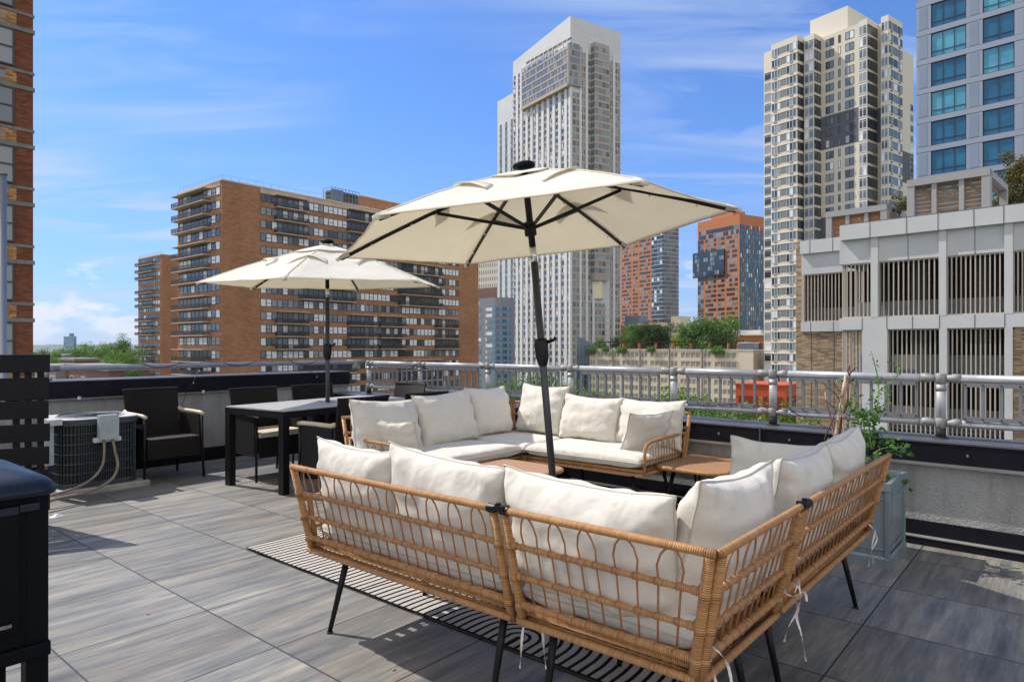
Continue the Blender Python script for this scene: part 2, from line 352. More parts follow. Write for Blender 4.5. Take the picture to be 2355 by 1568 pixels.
mat('leaf_yellow', (.2,.2,.03), .55, fn=leaffn((.14,.20,.03), (.33,.33,.05), (.50,.47,.12)), spec=.3)
mat('leaf_brown', (.12,.08,.03), .55, fn=leaffn((.045,.06,.015), (.10,.085,.025), (.20,.12,.035)), spec=.3)
mat('leaf_vine', (.06,.16,.03), .5, fn=leaffn((.04,.11,.02), (.07,.18,.035), (.13,.26,.06)), spec=.4)
mat('bark', (.09,.065,.045), .9); mat('stem_green', (.18,.26,.07), .6)
# building materials
mat('brick_tower', (.30,.13,.06), .9, fn=brickfn([(.31,.142,.066), (.38,.18,.085), (.44,.215,.105)], (.36,.20,.11), .9, .28, .03, .12), spec=.15)
mat('brick_near', (.2,.07,.04), .9, fn=brickfn([(.15,.042,.022), (.205,.062,.032), (.26,.09,.045)], (.13,.075,.05), .30, .10, .012, .3), spec=.15)
mat('brick_yellow', (.4,.2,.07), .9, fn=brickfn([(.25,.10,.035), (.42,.22,.08), (.55,.31,.12)], (.24,.14,.07), .30, .10, .012, .3), spec=.15)
mat('brick_tan', (.3,.2,.1), .9, fn=brickfn([(.22,.15,.10), (.32,.22,.14), (.46,.33,.20), (.55,.41,.26)], (.22,.175,.135), .42, .085, .012, .3), spec=.15)
mat('band_stone', (.28,.28,.25), .85, fn=vary((.13,.13,.115), (.22,.215,.19), 3, 5))
mat('slab', (.55,.42,.29), .85, fn=vary((.48,.36,.25), (.60,.47,.34), .6, 4))
mat('slab_light', (.60,.50,.38), .85)
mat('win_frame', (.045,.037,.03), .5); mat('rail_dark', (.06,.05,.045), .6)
mat('glass_dark', (.03,.035,.04), .08, spec=.8); mat('glass_mid', (.10,.13,.15), .1, spec=.8); mat('glass_blue', (.04,.09,.2), .1, spec=.8)
mat('blind', (.72,.74,.75), .35, spec=.6); mat('curtain', (.25,.27,.28), .4, spec=.6); mat('glass_green', (.13,.19,.19), .12, spec=.8)
def panelfn(c, px, pz, line=.6, w=.03):
    def f(t, p):
        o = OC(t); sp = t.add('ShaderNodeSeparateXYZ', {0: o}); a = t.m('FRACT', t.m('DIVIDE', t.m('ADD', sp.outputs[0], sp.outputs[1]), px)); b = t.m('FRACT', t.m('DIVIDE', sp.outputs[2], pz))
        j = t.m('MAXIMUM', t.m('LESS_THAN', a, w/px), t.m('LESS_THAN', b, w/pz)); n = t.noise(o, .15, 4)
        cc = t.mix(1.0, (*c, 1), t.ramp(n, [(.3, (.93,.93,.93)), (.7, (1.05,1.05,1.05))]), 'MULTIPLY'); cc = t.mix(j, cc, tuple(x*line for x in c)); t.l.new(cc, p.inputs['Base Color'])
    return f
mat('tower_white', (.55,.54,.52), .7, fn=panelfn((.55,.55,.54), 2.6, 2.6, .80, .14)); mat('tower_pier', (.60,.60,.60), .7); mat('tower_tan', (.43,.32,.22), .8)
mat('tower_bay', (.33,.30,.265), .75)
mat('hotel_grey', (.22,.235,.26), .6, fn=panelfn((.22,.235,.26), 3.2, 1.4, .85, .08)); mat('orange_wall', (.46,.155,.05), .8); mat('orange_dark', (.36,.11,.05), .8)
mat('cream', (.62,.51,.36), .8, fn=panelfn((.62,.56,.455), 400, .62, .86, .10)); mat('cream_plain', (.63,.575,.475), .8); mat('cream_grey', (.20,.185,.17), .8)
mat('cream_dark', (.085,.088,.10), .7, fn=panelfn((.095,.097,.112), 400, .62, .7, .10))
mat('blue_panel', (.27,.31,.38), .45, fn=vary((.19,.235,.32), (.225,.275,.36), .3, 3), spec=.5); mat('blue_band', (.27,.31,.385), .45); mat('joint_dark', (.07,.08,.11), .7)
def blueglass(c1, c2):
    def f(t, p):
        o = OC(t); n = t.noise(o, .5, 3); t.l.new(t.ramp(n, [(.35, c1), (.65, c2)]), p.inputs['Base Color'])
    return f
mat('bglass_dark', (.01,.06,.14), .3, spec=.35, fn=blueglass((.008,.10,.21), (.018,.15,.28))); mat('bglass_light', (.06,.24,.36), .3, spec=.35, fn=blueglass((.045,.24,.38), (.10,.36,.48))); mat('mullion_blue', (.015,.03,.07), .5)
mat('garage_panel', (.45,.445,.435), .6, fn=vary((.50,.50,.50), (.555,.555,.55), .8, 5)); mat('garage_joint', (.12,.12,.125), .8)
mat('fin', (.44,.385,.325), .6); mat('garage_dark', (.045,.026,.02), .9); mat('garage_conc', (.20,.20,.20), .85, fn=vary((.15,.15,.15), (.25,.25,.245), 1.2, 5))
mat('pergola_grey', (.33,.32,.31), .6); mat('wood_slat', (.32,.21,.14), .75, fn=vary((.22,.15,.10), (.40,.28,.19), 1.2, 4, None, 0, (1,1,6))); mat('wood_orange', (.48,.22,.08), .7, fn=vary((.36,.16,.06), (.56,.28,.11), 1.2, 4, None, 0, (1,1,6)))
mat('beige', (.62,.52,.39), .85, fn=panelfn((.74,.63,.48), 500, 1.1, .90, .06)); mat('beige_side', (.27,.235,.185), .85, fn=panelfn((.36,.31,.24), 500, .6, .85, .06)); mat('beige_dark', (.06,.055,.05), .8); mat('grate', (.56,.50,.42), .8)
mat('red_metal', (.55,.085,.025), .55, fn=vary((.46,.07,.02), (.60,.10,.03), .4, 4)); mat('red_louver', (.24,.03,.014), .6)
mat('brown_dark', (.045,.025,.02), .8); mat('asphalt', (.06,.06,.06), .9, fn=vary((.05,.05,.05), (.09,.088,.085), .03, 5)); mat('roof_grey', (.25,.25,.25), .9, fn=vary((.18,.18,.18), (.33,.33,.32), .05, 4))
mat('grass', (.05,.09,.03), .9, fn=vary((.035,.06,.02), (.08,.11,.05), .01, 5)); mat('steel_blue', (.16,.20,.25), .5); mat('far_wall', (.28,.24,.22), .9); mat('far_brick', (.20,.10,.07), .9); mat('far_white', (.55,.55,.55), .8)
mat('far_blue', (.10,.22,.32), .3); mat('far_bluelight', (.25,.38,.45), .3); mat('white_paint', (.7,.7,.68), .5); mat('column_metal', (.28,.30,.32), .35, metal=.6)
# ================= SETTING =================
GZ = -24.0
g = MB(); g.face([(-9000, -300, GZ), (9000, -300, GZ), (9000, 16000, GZ), (-9000, 16000, GZ)], 'grass'); tag(g.build('ground'), 'wide flat ground below the rooftop', 'ground', kind='structure')
def road(name, u, w, phi_dir, Yc, L, label):
    c = P(u, HY, Yc); c.z = 0; d = Vector(phi_dir); d.z = 0; d.normalize(); n = Vector((-d.y, d.x, 0))
    m = MB(); pts = [c-d*L-n*w, c+d*L-n*w, c+d*L+n*w, c-d*L+n*w]; m.face([(p.x, p.y, GZ+.004) for p in pts], 'asphalt'); tag(m.build(name), label, 'road', kind='structure')
road('street', 1400, 9, (-.766, .643, 0), 60, 400, 'asphalt street running past the red louvred building')
road('avenue', 1060, 11, (.643, .766, 0), 90, 500, 'asphalt avenue between the brick slab and the pale tower')
# ================= BUILDINGS =================
WHOLE = {'roof_railing', 'roof_trellis', 'guard_rail', 'louvre', 'facade', 'roof_bulkhead', 'penthouse', 'domed_roof', 'interior', 'rooftop_cabin', 'roof', 'roof_plant', 'upper_bay', 'right_bay', 'panel_joint'}
class Bld:
    def __init__(s, name, u, Y, phi, label, cat='building', group=None):
        X = (u-CX)/F*Y; s.o = Vector((X, Y, GZ)); s.phi = R(phi); s.b = Vector((math.cos(s.phi), math.sin(s.phi), 0)); s.a = Vector((-math.sin(s.phi), math.cos(s.phi), 0))
        s.e = thing(name, s.o, s.phi, label, cat, group); s.w = MB(); s.parts = {}; s.wins = []; s.u = u; s.Y = Y
    def L(s, u, off=0):   # y-local where pixel column u meets plane x=off
        k = (u-CX)/F; p = s.o+s.b*off; return (k*p.y-p.x)/(s.a.x-k*s.a.y)
    def Rr(s, u, off=0):  # x-local where column u meets plane y=off
        k = (u-CX)/F; p = s.o+s.a*off; return (k*p.y-p.x)/(s.b.x-k*s.b.y)
    def zL(s, u, v, off=0):
        Y = (s.o+s.b*off+s.a*s.L(u, off)).y; return CH+(HY-v)/F*Y-GZ
    def zR(s, u, v, off=0):
        Y = (s.o+s.a*off+s.b*s.Rr(u, off)).y; return CH+(HY-v)/F*Y-GZ
    def loc(s, u, v, zl):  # local (x,y) of the point seen at pixel (u,v) with local height zl
        Y = (zl+GZ-CH)*F/(HY-v); X = (u-CX)/F*Y; d = Vector((X, Y, 0))-Vector((s.o.x, s.o.y, 0)); return d.dot(s.b), d.dot(s.a)
    def part(s, name): return s.parts.setdefault(name, MB())
    def win(s, f, t0, t1, z0, z1, off=0, gm='glass_dark', fr=.06, mull=1, fm='win_frame', tr=0, pr=.05):
        s.wins.append((f, min(t0, t1), max(t0, t1), z0, z1, off, gm, fr, mull, fm, tr, pr))
    def emit(s, mb, w):
        f, t0, t1, z0, z1, off, gm, fr, mull, fm, tr, pr = w
        def q(ta, tb, za, zb, d, m):
            if f == 'L': pts = [(off-d, tb, za), (off-d, ta, za), (off-d, ta, zb), (off-d, tb, zb)]
            else: pts = [(ta, off-d, za), (tb, off-d, za), (tb, off-d, zb), (ta, off-d, zb)]
            mb.face(pts, m)
        def bx(ta, tb, za, zb, d0, d1, m):
            if f == 'L': mb.bb(off-d1, off-d0, ta, tb, za, zb, m)
            else: mb.bb(ta, tb, off-d1, off-d0, za, zb, m)
        q(t0+fr, t1-fr, z0+fr, z1-fr, pr, gm)
        if fr > 0:
            D = pr+.05
            bx(t0, t1, z0, z0+fr, .0, D, fm); bx(t0, t1, z1-fr, z1, .0, D, fm); bx(t0, t0+fr, z0+fr, z1-fr, .0, D, fm); bx(t1-fr, t1, z0+fr, z1-fr, .0, D, fm)
            for k in range(1, mull): c = t0+(t1-t0)*k/mull; bx(c-fr/2, c+fr/2, z0+fr, z1-fr, .0, D, fm)
            if tr: zc = z0+(z1-z0)*tr; bx(t0+fr, t1-fr, zc-fr/2, zc+fr/2, .0, D, fm)
    def px(s, w):
        f, t0, t1, z0, z1, off = w[:6]; t = (t0+t1)/2
        p = s.o+(s.b*off+s.a*t if f == 'L' else s.b*t+s.a*off); z = (z0+z1)/2+GZ
        if p.y < 1: return (-1, 0, 0)
        return ((p.x)/p.y*F+CX, HY-(z-CH)/p.y*F, (z1-z0)*(t1-t0)/p.y**2)
    def done(s, wname='wall', nwin=100, vmax=845, occ=None):
        if s.w.f: s.w.build(wname, s.e)
        for n, m in s.parts.items():
            if not m.f: continue
            if n in WHOLE: m.build(n, s.e); continue
            comps = []; cur = None      # consecutive faces sharing vertices form one piece
            for f, mt, uv in zip(m.f, m.m, m.uv):
                if cur and min(f) <= cur[1] and max(f) >= cur[0]: cur[2].append((f, mt, uv)); cur[0] = min(cur[0], min(f)); cur[1] = max(cur[1], max(f))
                else: cur = [min(f), max(f), [(f, mt, uv)]]; comps.append(cur)
            def dist(c): p = m.v[c[0]]; q = s.o+s.b*p[0]+s.a*p[1]; pz = p[2]+GZ; return q.y+(0 if (q.y > 1 and 0 < q.x/q.y*F+CX < 2354 and HY-(pz-CH)/max(1, q.y)*F < 860) else 1e4)
            comps.sort(key=dist); lim = 100 if len(comps) > 100 else len(comps)
            def mk(cs):
                k = MB()
                for a, z, fs in cs:
                    o_ = len(k.v)-a; k.v += m.v[a:z+1]
                    for f, mt, uv in fs: k.f.append(tuple(i+o_ for i in f)); k.m.append(mt); k.uv.append(uv)
                return k.build(n, s.e)
            for c in comps[:lim]: mk([c])
            if len(comps) > lim: tag(mk(comps[lim:]), None, None, kind='stuff')
        sc = []
        for w in s.wins:
            x, y, a = s.px(w); vis = 0 < x < 2354 and 0 < y < vmax and not (occ and occ(x, y)); sc.append((a if vis else a*1e-6, w))
        sc.sort(key=lambda q: -q[0])
        n = nwin if len(sc) > 100 else len(sc)
        for a, w in sc[:n]:
            m = MB(); s.emit(m, w); m.build('window', s.e)
        if len(sc) > n:
            m = MB()
            for a, w in sc[n:]: s.emit(m, w)
            tag(m.build('window', s.e), None, None, kind='stuff')
        return s.e
def umb(x, y):   # behind the two parasols
    return (480 < x < 990 and 545 < y < 640) or (800 < x < 1640 and 400 < y < 600)
def pick(*p):
    r = random.random(); c = 0
    for m, k in p:
        c += k
        if r < c: return m
    return p[-1][0]
BR = (('blind', .50), ('curtain', .18), ('glass_mid', .14), ('glass_dark', .18))
GR = (('glass_mid', .40), ('glass_dark', .30), ('curtain', .15), ('blind', .15))
# ---- near left brick building ----
b = Bld('brick_apartment_building', 76, 34, 50, 'red brick apartment building with stone bands, cut by the left frame edge')
x0 = b.Rr(-700); zt = b.zR(76, -560); b.w.bb(x0, 0, -.0, 14, 0, zt, 'brick_near')
def nz(v): return b.zR(70, v)
pit = (nz(135)-nz(135+132.4))
def nx(u): return b.Rr(u)
for k in range(-3, 8):
    ztop = nz(80+132.4*k)    # window head
    zb = ztop-pit*.63
    b.part('stone_band').bb(x0, .06, -.06, .08, ztop+.02, ztop+.22, 'band_stone')
    b.part('stone_band').bb(x0, .05, -.04, .06, zb-.22, zb-.08, 'band_stone')
    for j in range(0, 6):
        c = nx(32)-j*3.6
        w1 = c; w0 = c-1.55
        b.win('R', w0, w1, zb, ztop, .0, pick(('glass_mid', .5), ('curtain', .5)), .07, 1, 'win_frame', .5, .03)
        b.part('brick_panel').bb(w0-.1, w1+.1, -.035, .0, zb-.95, zb-.24, 'brick_yellow')
        b.part('vent_grille').bb(w0+.2, w1-.35, -.06, -.035, zb-.72, zb-.34, 'wood_slat' if k % 2 else 'glass_mid')
b.done(vmax=830)
# grey metal column beside it
c = thing('metal_column', P(4, 1000, 16), 0, 'tall grey metal column at the left frame edge in front of the brick wall', 'column')
m = MB(); top = P(4, 402, 16).z; ln = top-GZ; base = c.location; c.location = (base.x, base.y, GZ)
m.tube([(0, 0, 0), (0, 0, ln)], .10, 'column_metal', 16); m.build('shaft', c, True); m = MB(); m.tube([(0, 0, ln), (0, 0, ln+.04)], .12, 'column_metal', 16); m.build('cap', c, True)
# ---- main brick tower with balconies ----
def brick_block(name, u, Y, uL, uR, vtop, label, zoomx, rows_v, urow, nrow, balL, balR, fullR):
    b = Bld(name, u, Y, 50, label, 'building')
    yL = b.L(uL); xR = b.Rr(uR); H = b.zL(u, vtop)
    b.w.bb(0, xR, 0, yL, 0, H, 'brick_tower'); b.part('roof_edge').bb(-.15, xR+.15, -.15, yL+.15, H, H+.35, 'slab_light')
    z1 = b.zR(urow, rows_v[0]); zn = b.zR(urow, rows_v[1]); pit = (z1-zn)/(nrow-1)
    return b, yL, xR, H, z1, pit
b, yL, xR, H, z1, pit = brick_block('brick_tower', 510, 140, 408.4, 1100, 415, 'long brown brick apartment slab with stacked balconies behind the far parasol', None, (445, 837), 598.4, 14, None, None, True)
def zx(z): return (300+z/2.617)*.9417
wl, wr = b.Rr(zx(878)), b.Rr(zx(2145)); nR = 46; ww = (wr-wl)/nR
wh = pit*.60
RB = {0: [(965,1170),(1430,1650)], 1: [(965,1170),(1430,1650)], 2: [(965,1170),(1430,1650)], 4: [(1430,1650),(1760,2025)], 5: [(1760,2025)], 6: [(1130,1470),(1760,2025)], 7: [(1130,1470),(1760,2025)],
      9: [(970,1170),(1435,1600),(1630,1790),(1990,2125)], 10: [(970,1170),(1435,1600),(1630,1790),(1990,2125)], 11: [(970,1170),(1435,1600),(1630,1790),(1990,2125)], 13: [(1130,1470),(1760,2020)], 14: [(1130,1470),(1760,2020)], 15: [(1130,1470),(1760,2020)], 17: [(970,1170),(1435,1600)], 18: [(970,1170),(1435,1600)]}
def balcony(b, f, t0, t1, zf, dep=1.5, off=0):
    if t0 > t1: t0, t1 = t1, t0
    m = MB()
    def bx(ta, tb, d0, d1, za, zb, mt):
        if f == 'L': m.bb(off-d1, off-d0, ta, tb, za, zb, mt)
        else: m.bb(ta, tb, off-d1, off-d0, za, zb, mt)
    bx(t0, t1, 0, dep, zf-.18, zf, 'slab')
    rl = MB(); m2 = m; m = rl
    bx(t0, t1, dep-.07, dep-.02, zf+1.0, zf+1.08, 'rail_dark'); bx(t0, t0+.06, 0, dep, zf+1.0, zf+1.08, 'rail_dark'); bx(t1-.06, t1, 0, dep, zf+1.0, zf+1.08, 'rail_dark')
    n = int((t1-t0)/.28)
    for i in range(n+1): x = t0+.05+(t1-t0-.1)*i/n; bx(x-.065, x+.065, dep-.06, dep-.03, zf+.04, zf+1.0, 'rail_dark')
    for i in range(5): y = dep*(i+.5)/5; bx(t0, t0+.05, y-.05, y+.05, zf+.04, zf+1, 'rail_dark'); bx(t1-.05, t1, y-.05, y+.05, zf+.04, zf+1, 'rail_dark')
    o = m2.build('balcony', b.e); rl.build('railing', o)
zrow = lambda i: z1-pit*i
for i in range(0, 22):
    zt = zrow(i)
    if zt-wh < 1: break
    for j in range(nR):
        x0 = wl+j*ww; ind = any(b.Rr(zx(a)) <= x0+ww*.5 <= b.Rr(zx(c)) for a, c in RB.get(i, []))
        wide = j % 3 != 1
        gm = pick(*BR) if not ind else pick(('glass_dark', .6), ('glass_mid', .25), ('blind', .15))
        b.win('R', x0, x0+ww, zt-wh-(.7 if ind and j % 2 else 0), zt, 0, gm, .09, 1, 'win_frame', 0 if wide else .45, .03)
    for a, c in RB.get(i, []):
        t0, t1 = b.Rr(zx(a)), b.Rr(zx(c)); balcony(b, 'R', t0, t1, zt-wh-.72)
        if i-1 not in RB or (a, c) not in RB.get(i-1, []):
            b.part('canopy_slab').bb(t0, t1, -1.5, 0, zt+.10, zt+.28, 'slab')
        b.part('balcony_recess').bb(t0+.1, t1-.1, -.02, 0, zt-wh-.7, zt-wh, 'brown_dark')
b.part('parapet_panel').bb(wl, wr, -.03, 0, z1+.15, H-.05, 'slab')
LB = [i for i in range(22) if i % 4 != 3]
l0, l1 = b.L(zx(622)), b.L(zx(362)); bl0, bl1 = b.L(zx(560)), b.L(zx(351)); nL = 10; lw = (l1-l0)/nL
for i in range(0, 22):
    zt = zrow(i)+.12
    if zt-wh < 1: break
    for j in range(nL):
        y0 = l0+j*lw; ind = (i in LB) and 4 <= j <= 6
        b.win('L', y0, y0+lw, zt-wh-(.7 if ind else 0), zt, 0, pick(('blind', .30), ('curtain', .25), ('glass_mid', .2), ('glass_dark', .25)) if not ind else 'glass_dark', .09, 1, 'win_frame', .45 if j % 2 else 0, .03)
    if i in LB:
        balcony(b, 'L', bl0, bl1-.05, zt-wh-.72, 1.6)
        if i-1 not in LB: b.part('canopy_slab').bb(-1.6, 0, bl0, bl1-.05, zt+.10, zt+.28, 'slab')
b.part('parapet_panel').bb(-.03, 0, l0, l1, z1+.3, H-.05, 'slab')
# roof rail, bulkhead, cooling unit
rl = b.part('roof_railing')
for (p, q) in (((0.3, 0.3), (0.3, yL-.3)), ((.3, .3), (xR*.62, .3))):
    n = int(((q[0]-p[0])**2+(q[1]-p[1])**2)**.5/1.8)
    rl.beam((p[0], p[1], H+1.3), (q[0], q[1], H+1.3), .04, .04, 'steel_blue')
    for i in range(n+1): x = p[0]+(q[0]-p[0])*i/n; y = p[1]+(q[1]-p[1])*i/n; rl.bb(x-.02, x+.02, y-.02, y+.02, H+.3, H+1.3, 'steel_blue')
xa, xb = b.Rr(829, 6), b.Rr(980, 6); zt = b.zR(829, 451, 6)
b.part('roof_bulkhead').bb(xa, xb, 6, 12, H, zt, 'brick_tower'); b.part('roof_bulkhead').bb(xa-.1, xb+.1, 5.9, 12.1, zt, zt+.25, 'slab_light')
xa, xb = b.Rr(762, 5), b.Rr(826, 5); zt = b.zR(790, 436, 5); ct = MB()
ct.bb(xa+.3, xb-.3, 5.3, 8, H, zt-.6, 'beige_dark')
for i in range(9):
    x = xa+(xb-xa)*i/8; ct.bb(x-.06, x+.06, 5, 5.12, H, zt, 'steel_blue'); ct.bb(x-.06, x+.06, 8.4, 8.5, H, zt, 'steel_blue')
for i in range(5): z = H+(zt-H)*(i+1)/5; ct.bb(xa, xb, 5, 5.1, z-.06, z+.06, 'steel_blue'); ct.bb(xa, xa+.1, 5, 8.5, z-.06, z+.06, 'steel_blue')
ct.bb(xa, xa+(xb-xa)*.42, 4.95, 5, H, zt-.4, 'glass_mid'); ct.build('cooling_unit', b.e)
b.done(vmax=828, occ=umb)
# ---- slab block further left ----
b, yL, xR, H, z1, pit = brick_block('brick_tower', 371, 255, 317.5, 470, 586, 'smaller brown brick slab with balconies, left of and behind the long brick slab', None, (594, 740), 371, 10, None, None, False)
pit = 16.5*255/1541; z1 = H-.7; wh = pit*.58; l0, l1 = b.L(zx(238)), b.L(zx(106)); bl0, bl1 = b.L(zx(208)), b.L(zx(99))
for i in range(0, 24):
    zt = z1-pit*i
    if zt-wh < 1: break
    for j in range(9):
        y0 = l0+j*(l1-l0)/9; ind = i % 4 != 3 and 3 <= j <= 5
        b.win('L', y0, y0+(l1-l0)/9, zt-wh-(.6 if ind else 0), zt, 0, 'glass_dark' if ind else pick(('blind', .2), ('curtain', .3), ('glass_mid', .25), ('glass_dark', .25)), .10, 1, 'win_frame', .45 if j % 2 else 0, .03)
    if i % 4 != 3: balcony(b, 'L', bl0, bl1, zt-wh-.7, 1.5)
rl = b.part('roof_railing'); rl.beam((.3, .3, H+1.4), (.3, yL-.3, H+1.4), .05, .05, 'steel_blue')
for i in range(16): rl.bb(.28, .34, .3+i*(yL-.6)/15, .36+i*(yL-.6)/15, H, H+1.4, 'steel_blue')
b.part('roof_tank').bb(3, 4.2, yL*.55, yL*.7, H, H+1.6, 'far_white')
b.done(vmax=828)
# ---- tall pale tower ----
b = Bld('office_tower', 1311.5, 330, 33, 'tallest pale tower with slanted blank crown and white piers, behind the front parasol')
yL = b.L(1179.4); xR = b.Rr(1427); Hc = b.zL(1311.5, 36.7); Hl = b.zL(1179.4, 143.7); Hr = b.zR(1427, 76)
yl2 = b.L(1143.5, 3.5); Hw = b.zL(1143.5, 234.8, 3.5); D2 = yL
zc = b.zL(1311.5, 93); zc2 = b.zL(1179.4, 167)
m = b.w
# core with sloped crown
c8 = [(0,0),(xR,0),(xR,D2),(0,D2)]; tops = [Hc, Hr, Hl-1, Hl]
pts = [(x, y, 0) for x, y in c8]+[(x, y, h) for (x, y), h in zip(c8, tops)]
i0 = len(m.v); m.v += pts
for f in ((0,1,5,4),(1,2,6,5),(2,3,7,6),(3,0,4,7),(4,5,6,7)): m.f.append(tuple(i0+k for k in f)); m.m.append('tower_white'); m.uv.append(None)
m.bb(3.5, 30, D2, yl2, 0, Hw, 'tower_white')
pit = 3.46; zs = zc-.6; nf = int(zs/pit)
def tx(z): return (1180+z/3.408)*.9417
cols = [265,300,345,385,430,475,520,567,615,665,712]
ycs = [b.L(tx(c)) for c in cols]; dy = (ycs[0]-ycs[-1])/10
bay0, bay1 = b.L(tx(730)), b.L(tx(348)); zb1 = b.zL(1311.5, 193, -1.5); zb0 = zb1
TG = (('glass_blue', .42), ('glass_mid', .20), ('glass_dark', .16), ('blind', .12), ('curtain', .10))
TG2 = (('glass_mid', .40), ('glass_green', .25), ('curtain', .20), ('glass_dark', .15))
pier = b.part('pier'); span = b.part('spandrel')
ybay = [-.0] ; ye = yL
for yc in [ycs[0]+dy*.5]+[y-dy*.5 for y in ycs]:
    if 0 < yc < yL: pier.bb(-.55, 0, yc-dy*.22, yc+dy*.22, 0, zs-.5, 'tower_pier')
pier.bb(-.55, .6, -.55, .9, 0, zb1, 'tower_pier')
for k in range(nf):
    z = zs-pit*(k+1)
    if z < 8: break
    span.bb(-.25, 0, 0, yL, z-.15, z+1.15, 'tower_tan')
    for yc in ycs:
        if yc > yL-.5 or yc < .5: continue
        topz = zc+(zc2-zc)*yc/yL
        if z+pit > topz+.2: continue
        for s_ in (-1, 1): b.win('L', yc+s_*dy*.135-dy*.115, yc+s_*dy*.135+dy*.115, z+1.2, z+pit-.2, 0, pick(*TG), 0, 1, 'win_frame', 0, .05)
    # wing
    if z+pit < Hw-14:
        for c in (145, 190, 236):
            y = b.L(tx(c), 3.5)
            b.part('wing_spandrel').bb(3.3, 3.5, y-dy*.24, y+dy*.24, z-.1, z+1.2, 'cream_grey')
            for s_ in (-1, 1): b.win('L', y+s_*dy*.115-dy*.1, y+s_*dy*.115+dy*.1, z+1.2, z+pit-.2, 3.5, pick(*TG2), 0, 1, 'win_frame', 0, .05)
# projecting upper box
bx_ = b.part('upper_bay'); bx_.bb(-2.4, 0, bay0, bay1, zb1, b.zL(1311.5, 95, -1.5)-2, 'tower_bay'); bx_.bb(-2.6, .2, bay0-.2, bay1+.2, zb1-.8, zb1+.7, 'tower_tan')
xb1 = b.Rr(tx(806))
bx_.bb(-2.4, xb1, -1.3, bay0, zb1, b.zL(1311.5, 95)-2, 'tower_bay')
zz = zb1+.9; nw = 34
for k in range(6):
    topz = zz+2.3
    for j in range(nw):
        y0 = bay0+(bay1-bay0)*j/nw; lim = zc+(zc2-zc)*y0/yL
        if topz < lim-2.2: b.win('L', y0+.2, y0+(bay1-bay0)/nw-.25, zz, topz, -2.4, pick(('glass_blue', .55), ('glass_mid', .15), ('curtain', .3)), 0, 1, 'win_frame', 0, .05)
    bx_.bb(-2.55, -2.4, bay0, bay1, topz+.15, topz+.7, 'tower_tan')
    for j in range(5): b.win('R', xb1*j/5+.15-1.5, xb1*(j+1)/5-1.4, zz-.2, topz+.1, -1.3, pick(*TG2), 0, 1, 'win_frame', 0, .05)
    zz += pit*1.0
# right face
pr = b.part('right_pier'); cb0, cb1 = b.Rr(tx(925), -3), b.Rr(tx(1046), -3); zbay = b.zR(tx(985), 102, -3)
rcols = [(740,800),(815,848),(870,905),(1052,1074),(1096,1136)]
zbt = b.zR(1380, 645, -3); b.part('right_bay').bb(cb0, cb1, -3.2, 0, zbt, zbay, 'tower_bay')
for k in range(nf):
    z = zs-pit*(k+1)
    if z < 8: break
    for (ca, cb_) in rcols:
        xa, xb = b.Rr(tx(ca)), b.Rr(tx(cb_))
        lim = zb1 if ca == 740 else zs-1
        if z+pit > lim: continue
        span.bb(xa-.3, xb+.3, -.15, 0, z-.1, z+1.0, 'tower_tan'); n = 3 if xb-xa > 7 else 2
        for j in range(n): b.win('R', xa+(xb-xa)*j/n+.12, xa+(xb-xa)*(j+1)/n-.12, z+1.05, z+pit-.15, 0, pick(*TG2), 0, 1, 'win_frame', 0, .05)
    if z+pit < zbt-9:
        for j in range(4): b.win('R', cb0+(cb1-cb0)*j/4+.2, cb0+(cb1-cb0)*(j+1)/4-.2, z+1.05, z+pit-.15, 0, pick(*TG2), 0, 1, 'win_frame', 0, .05)
        span.bb(cb0-.3, cb1+.3, -.15, 0, z-.1, z+1.0, 'tower_tan')
    if zbt < z and z+pit < zbay-1.5:
        b.part('bay_spandrel').bb(cb0-.1, cb1+.1, -3.35, -3.2, z-.1, z+.9, 'tower_tan')
        for j in range(4): b.win('R', cb0+(cb1-cb0)*j/4+.15, cb0+(cb1-cb0)*(j+1)/4-.15, z+.95, z+pit-.15, -3.2, pick(*TG2), 0, 1, 'win_frame', 0, .05)
        b.win('L', -3.0, -.2, z+.95, z+pit-.15, cb0, 'glass_mid', 0, 1, 'win_frame', 0, .05)
for u in (805, 858, 912, 1083):
    x = b.Rr(tx(u)); pr.bb(x-.7, x+.7, -.5, 0, 0, zs-.5, 'tower_pier')
for j in range(10):
    y = bay0+(bay1-bay0)*(j+.4)/10; zt_ = zc+(zc2-zc)*y/yL; b.part('crown_vent').bb(-.1, 0, y-2, y+1.3, zt_+.3, zt_+1.4, 'win_frame')
fn_ = b.part('bay_support'); xm = (cb0+cb1)/2; fn_.prism([(cb0+1, -.1), (cb1-1, -.1), (xm, -2.6)], zbt-9, zbt, 'beige')
b.done(vmax=838, occ=lambda x, y: umb(x, y))
